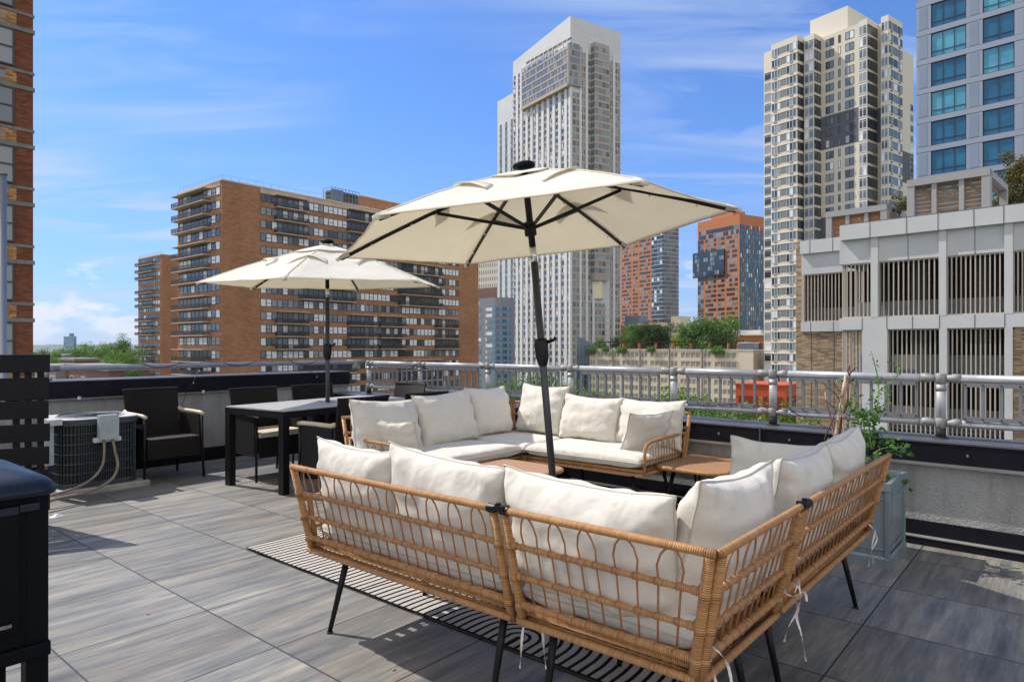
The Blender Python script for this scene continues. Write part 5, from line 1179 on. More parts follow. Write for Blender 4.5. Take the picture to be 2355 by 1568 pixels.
# ---- umbrellas ----
def umbrella(base, lean_top, rim, rx, ry, rot, R_, H_, label, crank_z, tilt_z, hubdz, side):
    e = thing('patio_umbrella', base, 0, label, 'umbrella', 'cream patio umbrellas'); bv = Vector(base)
    M = Matrix.Translation(Vector(rim)-bv) @ Matrix.Rotation(ry, 4, 'Y') @ Matrix.Rotation(rx, 4, 'X') @ Matrix.Rotation(rot, 4, 'Z')
    apex = M @ Vector((0, 0, H_)); tj = Vector(lean_top)-bv
    m = MB(); m.tube([(0, 0, .02), tuple(tj)], .0215, 'pole_grey', 16); m.build('pole', e, True)
    d = (tj-Vector((0, 0, 0))).normalized(); up = (apex-tj).normalized(); t2 = tj+up*.09
    m = MB(); m.tube([tj-d*.005, t2], .0205, 'silver', 14); m.build('tilt_joint', e, True)
    m = MB(); m.tube([t2, apex], .0200, 'black_metal', 14); m.build('upper_pole', e, True)
    c = d*(crank_z/d.z); m = MB(); m.tube([c-d*.085, c-d*.07, c-d*.03, c+d*.05, c+d*.075, c+d*.08], [.024, .030, .040, .042, .036, .026], 'black_metal', 14); o = m.build('crank_housing', e, True)
    m = MB(); s = side; m.tube([c+d*.055+Vector((s*.03, 0, 0)), c+d*.062+Vector((s*.075, -.02, .008)), c+d*.070+Vector((s*.085, -.03, .012))], [.012, .009, .011], 'black_metal', 8)
    m.build('crank_handle', o, True)
    m = MB(); m.lathe([(0, 0), (.24, 0), (.25, .015), (.24, .045), (.10, .06), (.03, .07), (.03, .22), (.024, .23)], (0, 0, 0), 'black_metal', 28); m.build('base', e, True)
    # canopy
    def surf(th, r):   # r 0..1 ; th sector angle from rib
        k = th % (math.pi/3)-math.pi/6; rad = R_*math.cos(math.pi/6)/math.cos(k)*r   # hexagon outline
        s_ = math.cos(k*3)  # 1 mid-panel, 0 at ribs
        z = H_*(1-r**1.12)+.012*math.sin(math.pi*r)*(1-s_)-.030*s_*math.sin(math.pi*min(1, r*1.0))*r; z -= .0
        rad *= 1-.022*s_*r**3
        z += .004*noise.noise(Vector((math.cos(th)*r*5, math.sin(th)*r*5, base[0])))+.006*s_*noise.noise(Vector((math.cos(th)*r*11, math.sin(th)*r*11, 5)))
        return Vector((rad*math.cos(th), rad*math.sin(th), z))
    def shell(r0, r1, dz, nr, edge=None, nth=72):
        m = MB()
        for i in range(nr+1):
            for j in range(nth):
                th = 2*math.pi*j/nth; r = r0+(r1-r0)*i/nr; p = surf(th, r); p.z += dz
                if edge: p.z += edge(th, i/nr)
                m.v.append(tuple(M @ p))
        for i in range(nr):
            for j in range(nth): j2 = (j+1) % nth; m.f.append((i*nth+j, (i+1)*nth+j, (i+1)*nth+j2, i*nth+j2)); m.m.append('canopy'); m.uv.append(None)
        return m
    o = shell(.22, 1.0, 0, 22).build('canopy', e, True)
    so_ = o.modifiers.new('solid', 'SOLIDIFY'); so_.thickness = .0016
    m = MB(); m.tube([tuple(M @ (surf(2*math.pi*j/72, 1.0)+Vector((0, 0, -.004)))) for j in range(72)], .0035, 'canopy_seam', 5, closed=True)
    for k in range(6):
        th = k*math.pi/3; q = [tuple(M @ (surf(th+1e-4, r/20)+Vector((0, 0, .004)))) for r in range(5, 21)]; m.tube(q, .003, 'canopy', 5)
    m.build('hem', o, True)
    sc_ = lambda th, f: .006*f**2*abs(math.sin(3*(th)))**1.2+.006
    o = shell(.02, .27, .006, 8, sc_).build('vent', e, True); so_ = o.modifiers.new('solid', 'SOLIDIFY'); so_.thickness = .0016
    # arched vent lips at mid-panel
    for k in range(6):
        m = MB(); thc = k*math.pi/3; N = 14
        for i in range(N+1):
            v0 = 0; f = i/N*2-1; th = thc+f*.30; h = .017*(1-f*f)**.6; q2 = surf(th, .515+.10*(f*f)); q2.z += h+.005; q3 = surf(th, .42+.10*f*f); q3.z += .004
            m.v += [tuple(M @ q2), tuple(M @ q3)]
        for i in range(N): m.f.append((v0+2*i, v0+2*i+2, v0+2*i+3, v0+2*i+1)); m.m.append('canopy'); m.uv.append(None)
        fo = m.build('vent_flap', e, True); so_ = fo.modifiers.new('solid', 'SOLIDIFY'); so_.thickness = .003; so_.offset = 0
    hub = M @ Vector((0, 0, hubdz))
    m = MB(); m.tube([M @ Vector((0, 0, hubdz-.05)), M @ Vector((0, 0, hubdz-.045)), M @ Vector((0, 0, hubdz+.03)), M @ Vector((0, 0, hubdz+.035))], [.028, .036, .036, .028], 'black_metal', 14); m.build('slider', e, True)
    for k in range(6):
        th = k*math.pi/3; pts = [surf(th, r) for r in (.03, .25, .5, .75, .985)]
        for p in pts: p.z -= .022
        rb_ = MB()
        for a, c_2 in zip(pts, pts[1:]): rb_.beam(M @ a, M @ c_2, .012, .020, 'black_metal')
        for q in (.35, .6, .82): p = surf(th+.02, q); p.z -= .034; p = M @ p; rb_.lathe([(0, -.007), (.006, -.004), (.006, .003), (0, .006)], tuple(p), 'bulb', 6)
        o = rb_.build('rib', e); s_ = MB(); a = surf(th, .46); a.z -= .035; s_.beam(M @ Vector((.03*math.cos(th), .03*math.sin(th), hubdz)), M @ a, .013, .018, 'black_metal'); s_.build('strut', e)
        p = MB(); q0 = surf(th, .94); q1 = surf(th, 1.012); q0.z -= .014; q1.z -= .010; p.tube([M @ q0, M @ q1], [.020, .013], 'canopy', 8); p.build('rib_pocket', e, True)
    Mc = M.to_3x3().to_4x4(); ap = M @ Vector((0, 0, H_+.0))
    m = MB(); m.lathe([(0, .062), (.035, .061), (.058, .055), (.067, .042), (.066, .030), (.045, .022), (0, .022)], tuple(ap), 'grill_black', 24, Mc); m.build('cap', e, True)
    return e
umbrella((.285, 3.98, .0), (.132, 3.98, 1.80), (.111, 3.984, 1.971), .003, -.101, 4.059, 1.2, .365, 'larger-looking open cream umbrella leaning left in the middle of the seating', 1.27, 1.8, .035, 1)
umbrella((-1.875, 6.82, .0), (-1.878, 6.82, 1.80), (-1.874, 6.82, 1.93), .044, -.004, 4.679, 1.2, .395, 'farther open cream umbrella standing upright through the dining table', 1.25, 1.8, .11, 1)
# ---- dining table ----
tcn = Vector((-1.88, 6.80, 0)); e = thing('dining_table', tcn, math.atan2(.839, .545), 'long dining table with grey slatted top and thick black legs around the far umbrella pole', 'table')
TL, TW = 1.72, .84
m = MB()
for i in range(6):
    y = -TW/2+TW/6*(i+.5)
    if i in (2, 3): m.box((-TL/4-.02, y, .732), (TL/2-.06, TW/6-.003, .018), 'tabletop'); m.box((TL/4+.02, y, .732), (TL/2-.06, TW/6-.003, .018), 'tabletop')
    else: m.box((0, y, .732), (TL-.02, TW/6-.003, .018), 'tabletop')
m.build('table_top', e)
m = MB()
for s_ in (-1, 1): m.box((0, s_*(TW/2-.012), .70), (TL, .024, .06), 'black_metal'); m.box((s_*(TL/2-.012), 0, .70), (.024, TW-.05, .06), 'black_metal')
m.build('apron', e)
for sx in (-1, 1):
    for sy in (-1, 1): m = MB(); m.box((sx*(TL/2-.034), sy*(TW/2-.034), .335), (.068, .068, .67), 'black_metal'); m.build('leg', e, bevel=.003)
# ---- wicker chairs ----
def make_chair(label, pad=False):
    e = thing('wicker_armchair', (0, 0, 0), 0, label, 'chair', 'dark wicker dining chairs')
    m = MB(); n = 10
    def curvepanel(m, fn_, nu, nv, mt, th=.02):
        base = len(m.v)
        for s_ in (0, 1):
            for i in range(nu+1):
                for j in range(nv+1):
                    p = fn_(i/nu, j/nv); p = (p[0], p[1]+(th if s_ else 0), p[2]); m.v.append(p)
        K = (nu+1)*(nv+1)
        for i in range(nu):
            for j in range(nv):
                a = base+i*(nv+1)+j; q = (a, a+nv+1, a+nv+2, a+1); m.f.append(q); m.m.append(mt); m.uv.append(None); m.f.append(tuple(x+K for x in reversed(q))); m.m.append(mt); m.uv.append(None)
        for i in range(nu):
            for j in (0, nv): a = base+i*(nv+1)+j; q = (a, a+K, a+K+nv+1, a+nv+1); m.f.append(q); m.m.append(mt); m.uv.append(None)
        for j in range(nv):
            for i in (0, nu): a = base+i*(nv+1)+j; q = (a, a+1, a+K+1, a+K); m.f.append(q); m.m.append(mt); m.uv.append(None)
    curvepanel(m, lambda u, v: ((u-.5)*(.50+.02*v), .20+.035*math.sin(math.pi*u)+.08*v, .40+v*.46), 8, 6, 'wicker'); o = m.build('backrest', e)
    r = MB(); r.tube([((u/10-.5)*.53, .20+.035*math.sin(math.pi*u/10)+.09, .865) for u in range(11)], .014, 'wicker', 7); r.build('top_roll', o)
    m = MB(); m.box((0, -.02, .395), (.50, .48, .045), 'wicker'); m.box((0, -.255, .31), (.50, .02, .17), 'wicker'); m.build('seat', e, bevel=.008)
    for s_ in (-1, 1):
        m = MB(); m.bb(s_*.265-.012, s_*.265+.012, -.22, .22, .24, .62, 'wicker'); m.build('side_panel', e)
        m = MB(); m.tube([(s_*.270, -.27, .632), (s_*.272, -.2, .642), (s_*.272, 0, .645), (s_*.270, .20, .645), (s_*.262, .25, .66)], .019, 'arm_wood', 8); o = m.build('armrest', e, True); o.scale = (1, 1, 1)
        for (x, y, dx_, dy_) in ((s_*.27, -.25, s_*.01, -.015), (s_*.255, .235, s_*.0, .04)):
            m = MB(); m.tube([(x+dx_, y+dy_, 0), (x, y, .38), (x, y, .63)], [.012, .014, .014], 'black_metal', 8); m.build('leg', e, True)
    m = MB(); m.bb(-.25, .25, .215, .235, .20, .42, 'wicker'); m.build('rear_skirt', e)
    if pad: m = MB(); m.box((0, -.03, .445), (.50, .48, .05), 'seat_pad'); m.build('seat_pad', e, bevel=.012)
    return e
def face(o, p, f): o.location = (p[0], p[1], 0); o.rotation_euler = (0, 0, math.atan2(f.x, -f.y))
ch1 = make_chair('dark wicker armchair with pale wooden armrests beside the air conditioner'); pad = make_chair('dark wicker armchair with a cream seat pad behind the left end of the dining table', True)
face(ch1, (-3.47, 6.67), -AD); face(pad, (-2.47, 6.80), -AD)
for p, f, l in (((-2.02, 7.34), -AD, 'dark wicker armchair behind the dining table, directly left of the umbrella pole'), ((-1.475, 5.865), AD, 'dark wicker armchair at the near side of the table, left of the cream sofa'), ((-1.01, 6.42), AD, 'dark wicker armchair partly hidden behind the cream sofa cushions'), ((-1.38, 7.66), -BD, 'dark wicker armchair at the far head of the dining table')):
    c = copytree(ch1); c['label'] = l; face(c, p, f)
# ---- cushions ----
def cushion(name, label, cat, c, w, h, t, rv, uv_, seed, pinch=.07, pw=2.6, group=None, soft=1.0, zip_=True):
    rv = Vector(rv).normalized(); uv_ = Vector(uv_); uv_ = (uv_-rv*uv_.dot(rv)).normalized(); nv = uv_.cross(rv)   # thickness axis
    M = Matrix(((rv.x, nv.x, uv_.x, c[0]), (rv.y, nv.y, uv_.y, c[1]), (rv.z, nv.z, uv_.z, c[2]), (0, 0, 0, 1)))
    N = 44; sg = Vector((seed*3.1, seed*1.7, seed)); m = MB(); ed = {}
    def sp_(i): q = 2*i/N-1; return math.copysign(abs(q)**.82, q) if pw < 5 else math.copysign(abs(q)**.55, q)
    def pos(u, v, s):
        x = w/2*u*(1-pinch*(1-v*v)*(u*u)); z = h/2*v*(1-pinch*(1-u*u)*(v*v))
        prof = max(0, (1-abs(u)**pw)*(1-abs(v)**pw))**(.44 if pw < 5 else .40)
        f = prof*(1-.18*v*soft)
        y = s*t/2*f
        ew = (1-abs(f))
        wr = noise.noise(sg+Vector((x*5, s*2, z*13)))*.012+noise.noise(sg+Vector((x*22, s*3, z*22)))*.0028
        # gathered wrinkles radiating from the edges
        rad = math.sin((u*13+seed)+2*noise.noise(sg+Vector((u*3, v*3, 0))))*max(0, abs(v)-.55)**1.5*.034+math.sin((v*11+seed*2)+2*noise.noise(sg+Vector((u*3, v*3, 4))))*max(0, abs(u)-.55)**1.5*.034
        k = min(1, prof*2.2)
        y += (s*wr+s*rad*1.0)*k*soft
        z += -.010*soft*(1-u*u)*(v > 0)*v+.006*noise.noise(sg+Vector((u*2.2, 7, v*2.2)))
        x += .006*noise.noise(sg+Vector((u*2.2, 17, v*2.2)))
        y += .010*noise.noise(sg+Vector((u*1.6, 27, v*1.6)))*soft
        return (x, y, z)
    idx = {}
    for s in (1, -1):
        for i in range(N+1):
            for j in range(N+1):
                bd = i in (0, N) or j in (0, N)
                if s == -1 and bd: idx[(s, i, j)] = idx[(1, i, j)]; continue
                idx[(s, i, j)] = len(m.v); m.v.append(pos(sp_(i), sp_(j), s))
    for s in (1, -1):
        for i in range(N):
            for j in range(N):
                q = (idx[(s, i, j)], idx[(s, i+1, j)], idx[(s, i+1, j+1)], idx[(s, i, j+1)]); m.f.append(q if s == -1 else tuple(reversed(q))); m.m.append('cushion'); m.uv.append(None)
    o = m.build(name, None, True); o.matrix_world = M; tag(o, label, cat, group)
    ring = [(i, 0) for i in range(N)]+[(N, j) for j in range(N)]+[(i, N) for i in range(N, 0, -1)]+[(0, j) for j in range(N, 0, -1)]
    p = MB(); p.tube([m.v[idx[(1, i, j)]] for i, j in ring], .0036, 'piping', 5, closed=True); p.build('piping', o, True)
    return o
LEAN = .10
def build_sofa(C0, eL, eR, LL, LR, sL, sR, label):
    e = thing('sectional_sofa', (C0.x, C0.y, 0), 0, label, 'sofa', 'L-shaped wicker sectionals'); DEP = .66
    def pan(ed, out, t0, t1, s0, s1, armE=False):
        def pt_(t, z, off=0):
            f = (z-.36)/.40; tt = t
            if s0 and t-t0 < .3: tt = t-s0*f*(1-(t-t0)/.3)
            return ed*tt+out*(LEAN*f+off)+Vector((0, 0, z))
        m = MB(); a, c = t0+.016, t1-.016
        m.tube([pt_(a, .352), pt_(a, .5), pt_(a, .752)], .0155, 'rattan', 10); m.tube([pt_(c, .352), pt_(c, .5), pt_(c, .752)], .0155, 'rattan', 10)
        n = 10
        def line(z, r, e0=0, e1=0):
            q = [pt_(a-e0+(c-a+e0+e1)*i/n, z) for i in range(n+1)]; m.tube(q, r, 'rattan', 10)
        line(.76, .0125, .012, .012); line(.642, .0100); line(.532, .0100); line(.430, .0130); 
        q = [pt_(a-.01+(c-a+.02)*i/n, .368, .012) for i in range(n+1)]; m.tube(q, .0120, 'rattan', 10)
        for z in (.642, .532, .43):       # wrapped knots at the posts
            for tt, s_ in ((a, 1), (c, -1)):
                p = pt_(tt, z); m.tube([p-Vector((0, 0, .02)), p+Vector((0, 0, .02))], .0175, 'rattan', 10); p2 = pt_(tt+s_*.03, z); m.tube([pt_(tt+s_*.012, z), p2], .0135, 'rattan', 8)
        kn = m; L = c-a; np_ = max(3, round((L-.06)/.112)); st_ = (L-.06)/np_; k = MB(); wd = st_*.5
        for i in range(np_):
            ta = a+.03+st_*(i+.25); tb = ta+wd
            arch = [(ta, .43), (ta, .532), (ta, .642), (ta-.004, .69), (ta+.004, .725), (ta+wd*.28, .745), (ta+wd*.5, .749), (ta+wd*.72, .745), (tb-.004, .725), (tb+.004, .69), (tb, .642), (tb, .532), (tb, .43)]
            k.tube([pt_(t, z, -.004) for t, z in arch], .0034, 'cane', 6)
            for t in (ta, tb):
                for z, r_ in ((.642, .0122), (.532, .0122), (.43, .0148)):
                    p0, p1 = pt_(t-.007, z), pt_(t+.007, z); kn.tube([p0, p1], r_, 'cane', 8)
        o = m.build('back_frame', e, True); k.build('spindles', o, True)
        if armE:
            m = MB(); inn = -out
            def ap(s, z, off=0): return ed*(t1-.02+off)+inn*s+Vector((0, 0, z))
            m.tube([ap(-.06, .61), ap(.05, .612), ap(.40, .605), ap(.54, .60), ap(.60, .585), ap(.628, .55), ap(.635, .50), ap(.636, .36)], .0125, 'rattan', 10)
            m.tube([ap(-.02, .475), ap(.3, .47), ap(.63, .47)], .0095, 'rattan', 9); m.tube([ap(0, .372), ap(.64, .372)], .0120, 'rattan', 9); m.tube([ap(.02, .36), ap(-.02, .61)], .0130, 'rattan', 9)
            ar = m.build('arm_frame', e, True); k = MB()
            for i in range(6):
                s_ = .07+i*.088; w2 = .04; hh = .585 if i < 5 else .57
                k.tube([ap(s_, .372), ap(s_, .47), ap(s_-.004, hh-.04), ap(s_+w2*.3, hh), ap(s_+w2*.7, hh), ap(s_+w2+.004, hh-.04), ap(s_+w2, .47), ap(s_+w2, .372)], .0034, 'cane', 6)
            k.build('spindles', ar, True)
    oL, oR = -eR, -eL
    pan(eL, oL, 0, sL-.006, LEAN, 0); pan(eL, oL, sL+.012, LL, 0, 0, True); pan(eR, oR, 0, sR-.006, LEAN, 0); pan(eR, oR, sR+.012, LR, 0, 0, True)
    # seat frames
    def frame(pts):
        m = MB(); q = [Vector((p.x, p.y, .368)) for p in pts]; m.tube(q, .0125, 'rattan', 9, closed=True); q = [Vector((p.x, p.y, .395)) for p in pts]; m.tube(q, .0105, 'rattan', 9, closed=True)
        a, b_, c, d = pts; n = 9
        for i in range(n): f = (i+.5)/n; p = a+(b_-a)*f; q = d+(c-d)*f; m.beam((p.x, p.y, .383), (q.x, q.y, .383), .045, .012, 'cane')
        m.build('seat_frame', e, True)
    D = DEP
    frame([eL*.01+eR*.01, eL*.01+eR*(sR-.01), eL*D+eR*(sR-.01), eL*D+eR*.01]); frame([eL*(D+.02)+eR*.01, eL*(D+.02)+eR*D, eL*(LL-.02)+eR*D, eL*(LL-.02)+eR*.01]); frame([eR*(sR+.02)+eL*.01, eR*(sR+.02)+eL*D, eR*(LR-.02)+eL*D, eR*(LR-.02)+eL*.01])
    def leg(p, sp):
        m = MB(); a = Vector((p.x, p.y, .372)); b_ = Vector((p.x+sp.x, p.y+sp.y, .008)); m.tube([a, b_], [.0165, .0105], 'black_metal', 8); m.tube([b_, b_-Vector((0, 0, .007))], .014, 'rubber', 8); m.build('leg', e, True)
    k = .075; i_ = .10
    for (x, y, sx, sy) in ((i_, i_, -1, -1), (D-.08, .12, 0, -1), (.12, sR-.12, -1, .2), (D-.1, D-.12, .6, .6), (D+.13, .10, .15, -1), (D+.12, D-.08, .1, .6), (LL-.16, .10, .6, -1), (LL-.16, D-.10, .6, .6), (.10, sR+.14, -1, .1), (D-.08, sR+.14, .6, .1), (.10, LR-.16, -1, .6), (D-.10, LR-.16, .6, .6)):
        leg(eL*x+eR*y, (eL*sx+eR*sy)*k)
    # clips joining the modules
    for ed, out, s_ in ((eL, oL, sL), (eR, oR, sR)):
        m = MB(); p = ed*(s_+.003)+out*(LEAN)+Vector((0, 0, .76)); M = Matrix(((ed.x, out.x, 0, p.x), (ed.y, out.y, 0, p.y), (0, 0, 1, p.z), (0, 0, 0, 1)))
        m.box(None, (.070, .034, .016), 'black_metal', M=M @ Matrix.Translation((0, 0, .004)) @ Matrix.Rotation(.15, 4, 'Y')); m.tube([p-ed*.045, p-ed*.012], .0155, 'black_metal', 10); m.tube([p+ed*.012, p+ed*.045], .0155, 'black_metal', 10); m.tube([p+out*.0+Vector((0, 0, .0)), p+Vector((0, 0, .022))], .009, 'black_metal', 8); m.build('clip', e)
    return e
NC = Vector((.523, 1.88, 0)); FC = Vector((.012, 6.48, 0))
build_sofa(NC, AD, BD, 1.90, 1.99, .655, .62, 'wicker sectional nearest the camera, seen from behind with its open back and tied cushions')
build_sofa(FC, -BD, -AD, 1.91, 1.79, .70, .70, 'wicker sectional facing the camera in front of the railing')
def seat(C, eL, eR, x0, x1, y0, y1, label, seed, grp, ties=()):
    c = C+eL*((x0+x1)/2)+eR*((y0+y1)/2); c.z = .455
    return cushion('seat_cushion', label, 'cushion', c, abs(x1-x0), abs(y1-y0), .105, eL, eR, seed, .006, 11, grp, .25)
SG = 'cream seat cushions of the wicker sectionals'; BG = 'cream back cushions of the wicker sectionals'
s1 = seat(NC, AD, BD, .03, .665, .03, .61, 'corner seat cushion of the near sectional, mostly hidden by back cushions', 1, SG)
s2 = seat(NC, AD, BD, .68, 1.87, .03, .68, 'long seat cushion on the left arm of the near sectional, seen through the back', 2, SG)
s3 = seat(NC, AD, BD, .03, .67, .635, 1.95, 'long seat cushion on the right arm of the near sectional', 3, SG)
f1 = seat(FC, -BD, -AD, .03, .69, .03, .69, 'corner seat cushion of the far sectional', 4, SG)
f2 = seat(FC, -BD, -AD, .70, 1.88, .03, .69, 'long seat cushion on the left arm of the far sectional', 5, SG)
f3 = seat(FC, -BD, -AD, .03, .69, .70, 1.76, 'long seat cushion on the right arm of the far sectional', 6, SG)
def back(C, ed, out, tc_, w, label, seed, zc=.69, h=.43, t=.22, off=-.075, lean=.24, tw=0, roll=0, grp=BG, pinch=.07):
    c = C+ed*tc_+out*(off+.06); c.z = zc; up = UP*math.cos(lean)+out*math.sin(lean); rv = ed*math.cos(tw)+out*math.sin(tw)
    up = up+rv*roll
    # keep width axis tilted with the roll
    rv2 = (rv-UP*roll).normalized(); up = UP*math.cos(lean)+out*math.sin(lean)
    return cushion('back_cushion', label, 'cushion', c, w, h, t, rv2, up, seed, pinch, 2.6, grp)
back(NC, AD, -BD, 1.60, .56, 'leftmost back cushion of the near sectional', 11, zc=.672, h=.42, off=-.13, roll=-.02)
back(NC, AD, -BD, 1.05, .64, 'middle back cushion on the left run of the near sectional, seam along its top', 12, zc=.678, h=.44, off=-.13, roll=-.06)
back(NC, AD, -BD, .41, .66, 'big plump back cushion left of the near corner of the near sectional', 13, zc=.665, h=.43, t=.25, off=-.13, roll=-.015)
back(NC, BD, -AD, .36, .60, 'big back cushion right of the near corner, closest to the camera', 14, zc=.680, h=.45, t=.24, off=-.14, roll=.03)
back(NC, BD, -AD, 1.0, .56, 'middle back cushion on the right run of the near sectional', 15, zc=.670, h=.45, off=-.12, roll=.02)
back(NC, BD, -AD, 1.59, .56, 'rightmost back cushion of the near sectional, below the potted vine', 16, zc=.682, h=.45, off=-.12, roll=-.05)
back(NC, AD, BD, .36, .56, 'cushion standing across the far right end of the near sectional, in shade', 17, zc=.635, h=.36, off=1.72, lean=.20, t=.15, roll=0)
back(FC, -BD, AD, 1.62, .66, 'leftmost back cushion of the far sectional', 21, zc=.685, h=.43, off=-.14, roll=-.05)
back(FC, -BD, AD, 1.0, .66, 'second back cushion from the left on the far sectional', 22, zc=.70, h=.45, off=-.16, roll=.04)
back(FC, -BD, AD, .42, .54, 'third back cushion from the left on the far sectional, left of its corner', 23, zc=.715, h=.45, off=-.12, roll=-.02)
back(FC, -AD, BD, .40, .54, 'back cushion right of the far corner, directly left of the leaning pole', 24, zc=.725, h=.46, off=-.12, roll=.02)
back(FC, -AD, BD, .95, .60, 'sunlit back cushion just right of the leaning pole', 25, zc=.68, h=.40, off=-.16, roll=.03)
back(FC, -AD, BD, 1.50, .60, 'rightmost back cushion of the far sectional', 26, zc=.675, h=.40, off=-.12, roll=-.01)
TG_ = 'small cream pillows against the arms'
c = FC-AD*1.60-BD*.30; cushion('throw_pillow', 'grey-shaded pillow leaning on the right arm of the far sectional', 'pillow', (c.x, c.y, .63), .42, .36, .12, (-BD*.92+AD*.39), UP+(-AD)*.45, 31, .08, 2.6, TG_)
c = FC-BD*1.70-AD*.27; cushion('throw_pillow', 'small pillow behind the left arm of the far sectional', 'pillow', (c.x, c.y, .605), .42, .34, .12, (-AD*.95+BD*.3), UP+(-BD)*.45, 32, .08, 2.6, TG_)
# ties hanging from the near seat cushions
def tie(parent, pts, w=.0045):
    m = MB(); q = [Vector(p) for p in pts]; out = []
    for i in range(len(q)-1):
        for k in range(4): f = k/4; a = q[max(0, i-1)]; b_ = q[i]; c = q[i+1]; d = q[min(len(q)-1, i+2)]; out.append(.5*((2*b_)+(-a+c)*f+(2*a-5*b_+4*c-d)*f*f+(-a+3*b_-3*c+d)*f**3))
    out.append(q[-1])
    for i in range(len(out)-1):
        a, b_ = out[i], out[i+1]; s_ = Vector((math.cos(i*.35), math.sin(i*.35), 0))*w; m.face([a-s_, a+s_, b_+s_, b_-s_], 'tie')
    for p in out[:1]: m.lathe([(0, -.008), (.008, 0), (0, .008)], tuple(p), 'tie', 6)
    o = m.build('tie', None); o.parent = parent; bpy.context.view_layer.update(); o.matrix_parent_inverse = parent.matrix_world.inverted(); return o
def hang(par, u0, v0, Y, pts): 
    k = [P(u0+du, v0+dv, Y+dy) for du, dv, dy in pts]; return tie(par, k)
hang(s1, 1228, 1388, 2.30, [(0, 0, 0), (-14, 20, 0), (-26, 60, .01), (-30, 110, .01), (-33, 148, .01)]); hang(s1, 1228, 1388, 2.30, [(0, 0, 0), (12, 16, 0), (18, 50, 0), (22, 100, 0), (27, 150, 0)])
hang(s3, 1835, 1340, 2.34, [(0, 0, 0), (-8, 30, 0), (0, 60, .01), (-22, 100, 0), (-32, 135, 0)]); hang(s3, 1835, 1340, 2.34, [(0, 0, 0), (6, 35, 0), (-4, 75, 0), (8, 120, 0), (18, 180, 0)]); hang(s3, 1835, 1340, 2.34, [(0, 0, 0), (-24, 8, 0), (-30, 22, 0), (-10, 30, 0), (14, 20, 0), (20, 42, 0)])
hang(s3, 1992, 1200, 3.35, [(0, 0, 0), (14, 14, 0), (20, 22, 0), (12, 60, 0), (16, 95, 0)]); hang(s3, 1992, 1200, 3.35, [(0, 0, 0), (18, 18, 0), (24, 40, 0), (10, 70, 0), (5, 102, 0)])
hang(s1, 1640, 1490, 1.90, [(0, 0, 0), (18, 14, 0), (34, 40, 0), (44, 90, 0)]); hang(s1, 1640, 1490, 1.90, [(0, 0, 0), (-4, 30, 0), (4, 70, 0), (14, 110, 0)])
hang(s2, 905, 1245, 2.86, [(0, 0, 0), (8, 22, 0), (16, 34, 0), (20, 50, 0)])
# ---- coffee tables ----
def coffee(loc, rz, lx, ly, label, h=.42):
    e = thing('coffee_table', loc, rz, label, 'table', 'small woven coffee tables')
    m = MB(); m.prism(rrect(-lx/2, lx/2, -ly/2, ly/2, .13, 8), h-.028, h, 'woven_tan'); o = m.build('table_top', e, bevel=.008, seg=3)
    m = MB(); q = rrect(-lx/2, lx/2, -ly/2, ly/2, .13, 8); m.tube([(x, y, h-.016) for x, y in q], .015, 'rattan', 8, closed=True); m.build('rim', o, True)
    for sx in (-1, 1):
        for sy in (-1, 1):
            a = Vector((sx*(lx/2-.16), sy*(ly/2-.10), h-.03)); b_ = Vector((sx*(lx/2-.07), sy*(ly/2-.04), 0)); c = Vector((sx*(lx/2-.24), sy*(ly/2-.08), h-.03))
            m = MB(); m.tube([a, b_], .010, 'black_metal', 8); m.tube([c, b_+Vector((0, 0, .012))], .010, 'black_metal', 8); m.build('leg', e, True)
    return e
coffee((1.50, 5.12, 0), R(50), .78, .54, 'rounded woven coffee table at the right, half in sun beside the sofa arm')
coffee((.03, 4.93, 0), R(-40), .64, .44, 'rounded woven coffee table behind the near cushions, at the leaning umbrella pole')
# ---- planter with vine ----
pc = Vector((2.20, 3.90, 0)); e = thing('planter', (pc.x, pc.y, 0), R(50), 'tall blue-grey square metal planter behind the right sofa', 'planter')  # x=b, y=a
S_ = .50; hp = .50; m = MB()
def taper(z0, z1, i0, i1, mt):
    q0 = [(i0, i0), (S_-i0, i0), (S_-i0, S_-i0), (i0, S_-i0)]; q1 = [(i1, i1), (S_-i1, i1), (S_-i1, S_-i1), (i1, S_-i1)]; b0 = len(m.v); m.v += [(x, y, z0) for x, y in q0]+[(x, y, z1) for x, y in q1]
    for f in ((0,1,5,4),(1,2,6,5),(2,3,7,6),(3,0,4,7)): m.f.append(tuple(b0+k for k in f)); m.m.append(mt); m.uv.append(None)
taper(.0, .055, .0, .0, 'planter'); taper(.055, .07, .0, .014, 'planter'); taper(.07, hp-.06, .020, .014, 'planter'); taper(hp-.06, hp-.045, .014, .0, 'planter'); taper(hp-.045, hp, 0, 0, 'planter'); taper(hp, hp+.001, 0, .025, 'planter'); taper(hp, hp-.08, .025, .03, 'planter')
m.build('box', e, bevel=.0)
m = MB(); s_ = .035
for (x0, x1, y0, y1) in ((0, s_, 0, s_), (S_-s_, S_, 0, s_), (0, s_, S_-s_, S_), (S_-s_, S_, S_-s_, S_)): m.bb(x0+.004, x1-.004, y0+.004, y1-.004, .055, hp-.045, 'planter')
for y in (.012, S_-.012): m.bb(s_, S_-s_, y-.004, y+.004, .10, .115, 'planter'); m.bb(s_, S_-s_, y-.004, y+.004, hp-.105, hp-.09, 'planter')
for x in (.012, S_-.012): m.bb(x-.004, x+.004, s_, S_-s_, .10, .115, 'planter'); m.bb(x-.004, x+.004, s_, S_-s_, hp-.105, hp-.09, 'planter')
m.build('corner_trim', e, bevel=.003)
m = MB(); m.bb(.03, S_-.03, .03, S_-.03, hp-.10, hp-.07, 'soil'); m.build('soil', e)
pb = pc+BD*.25+AD*.25
v = thing('potted_vine', (pb.x, pb.y, .43), 0, 'leafy green vine and bare twigs growing in the blue-grey planter', 'plant')
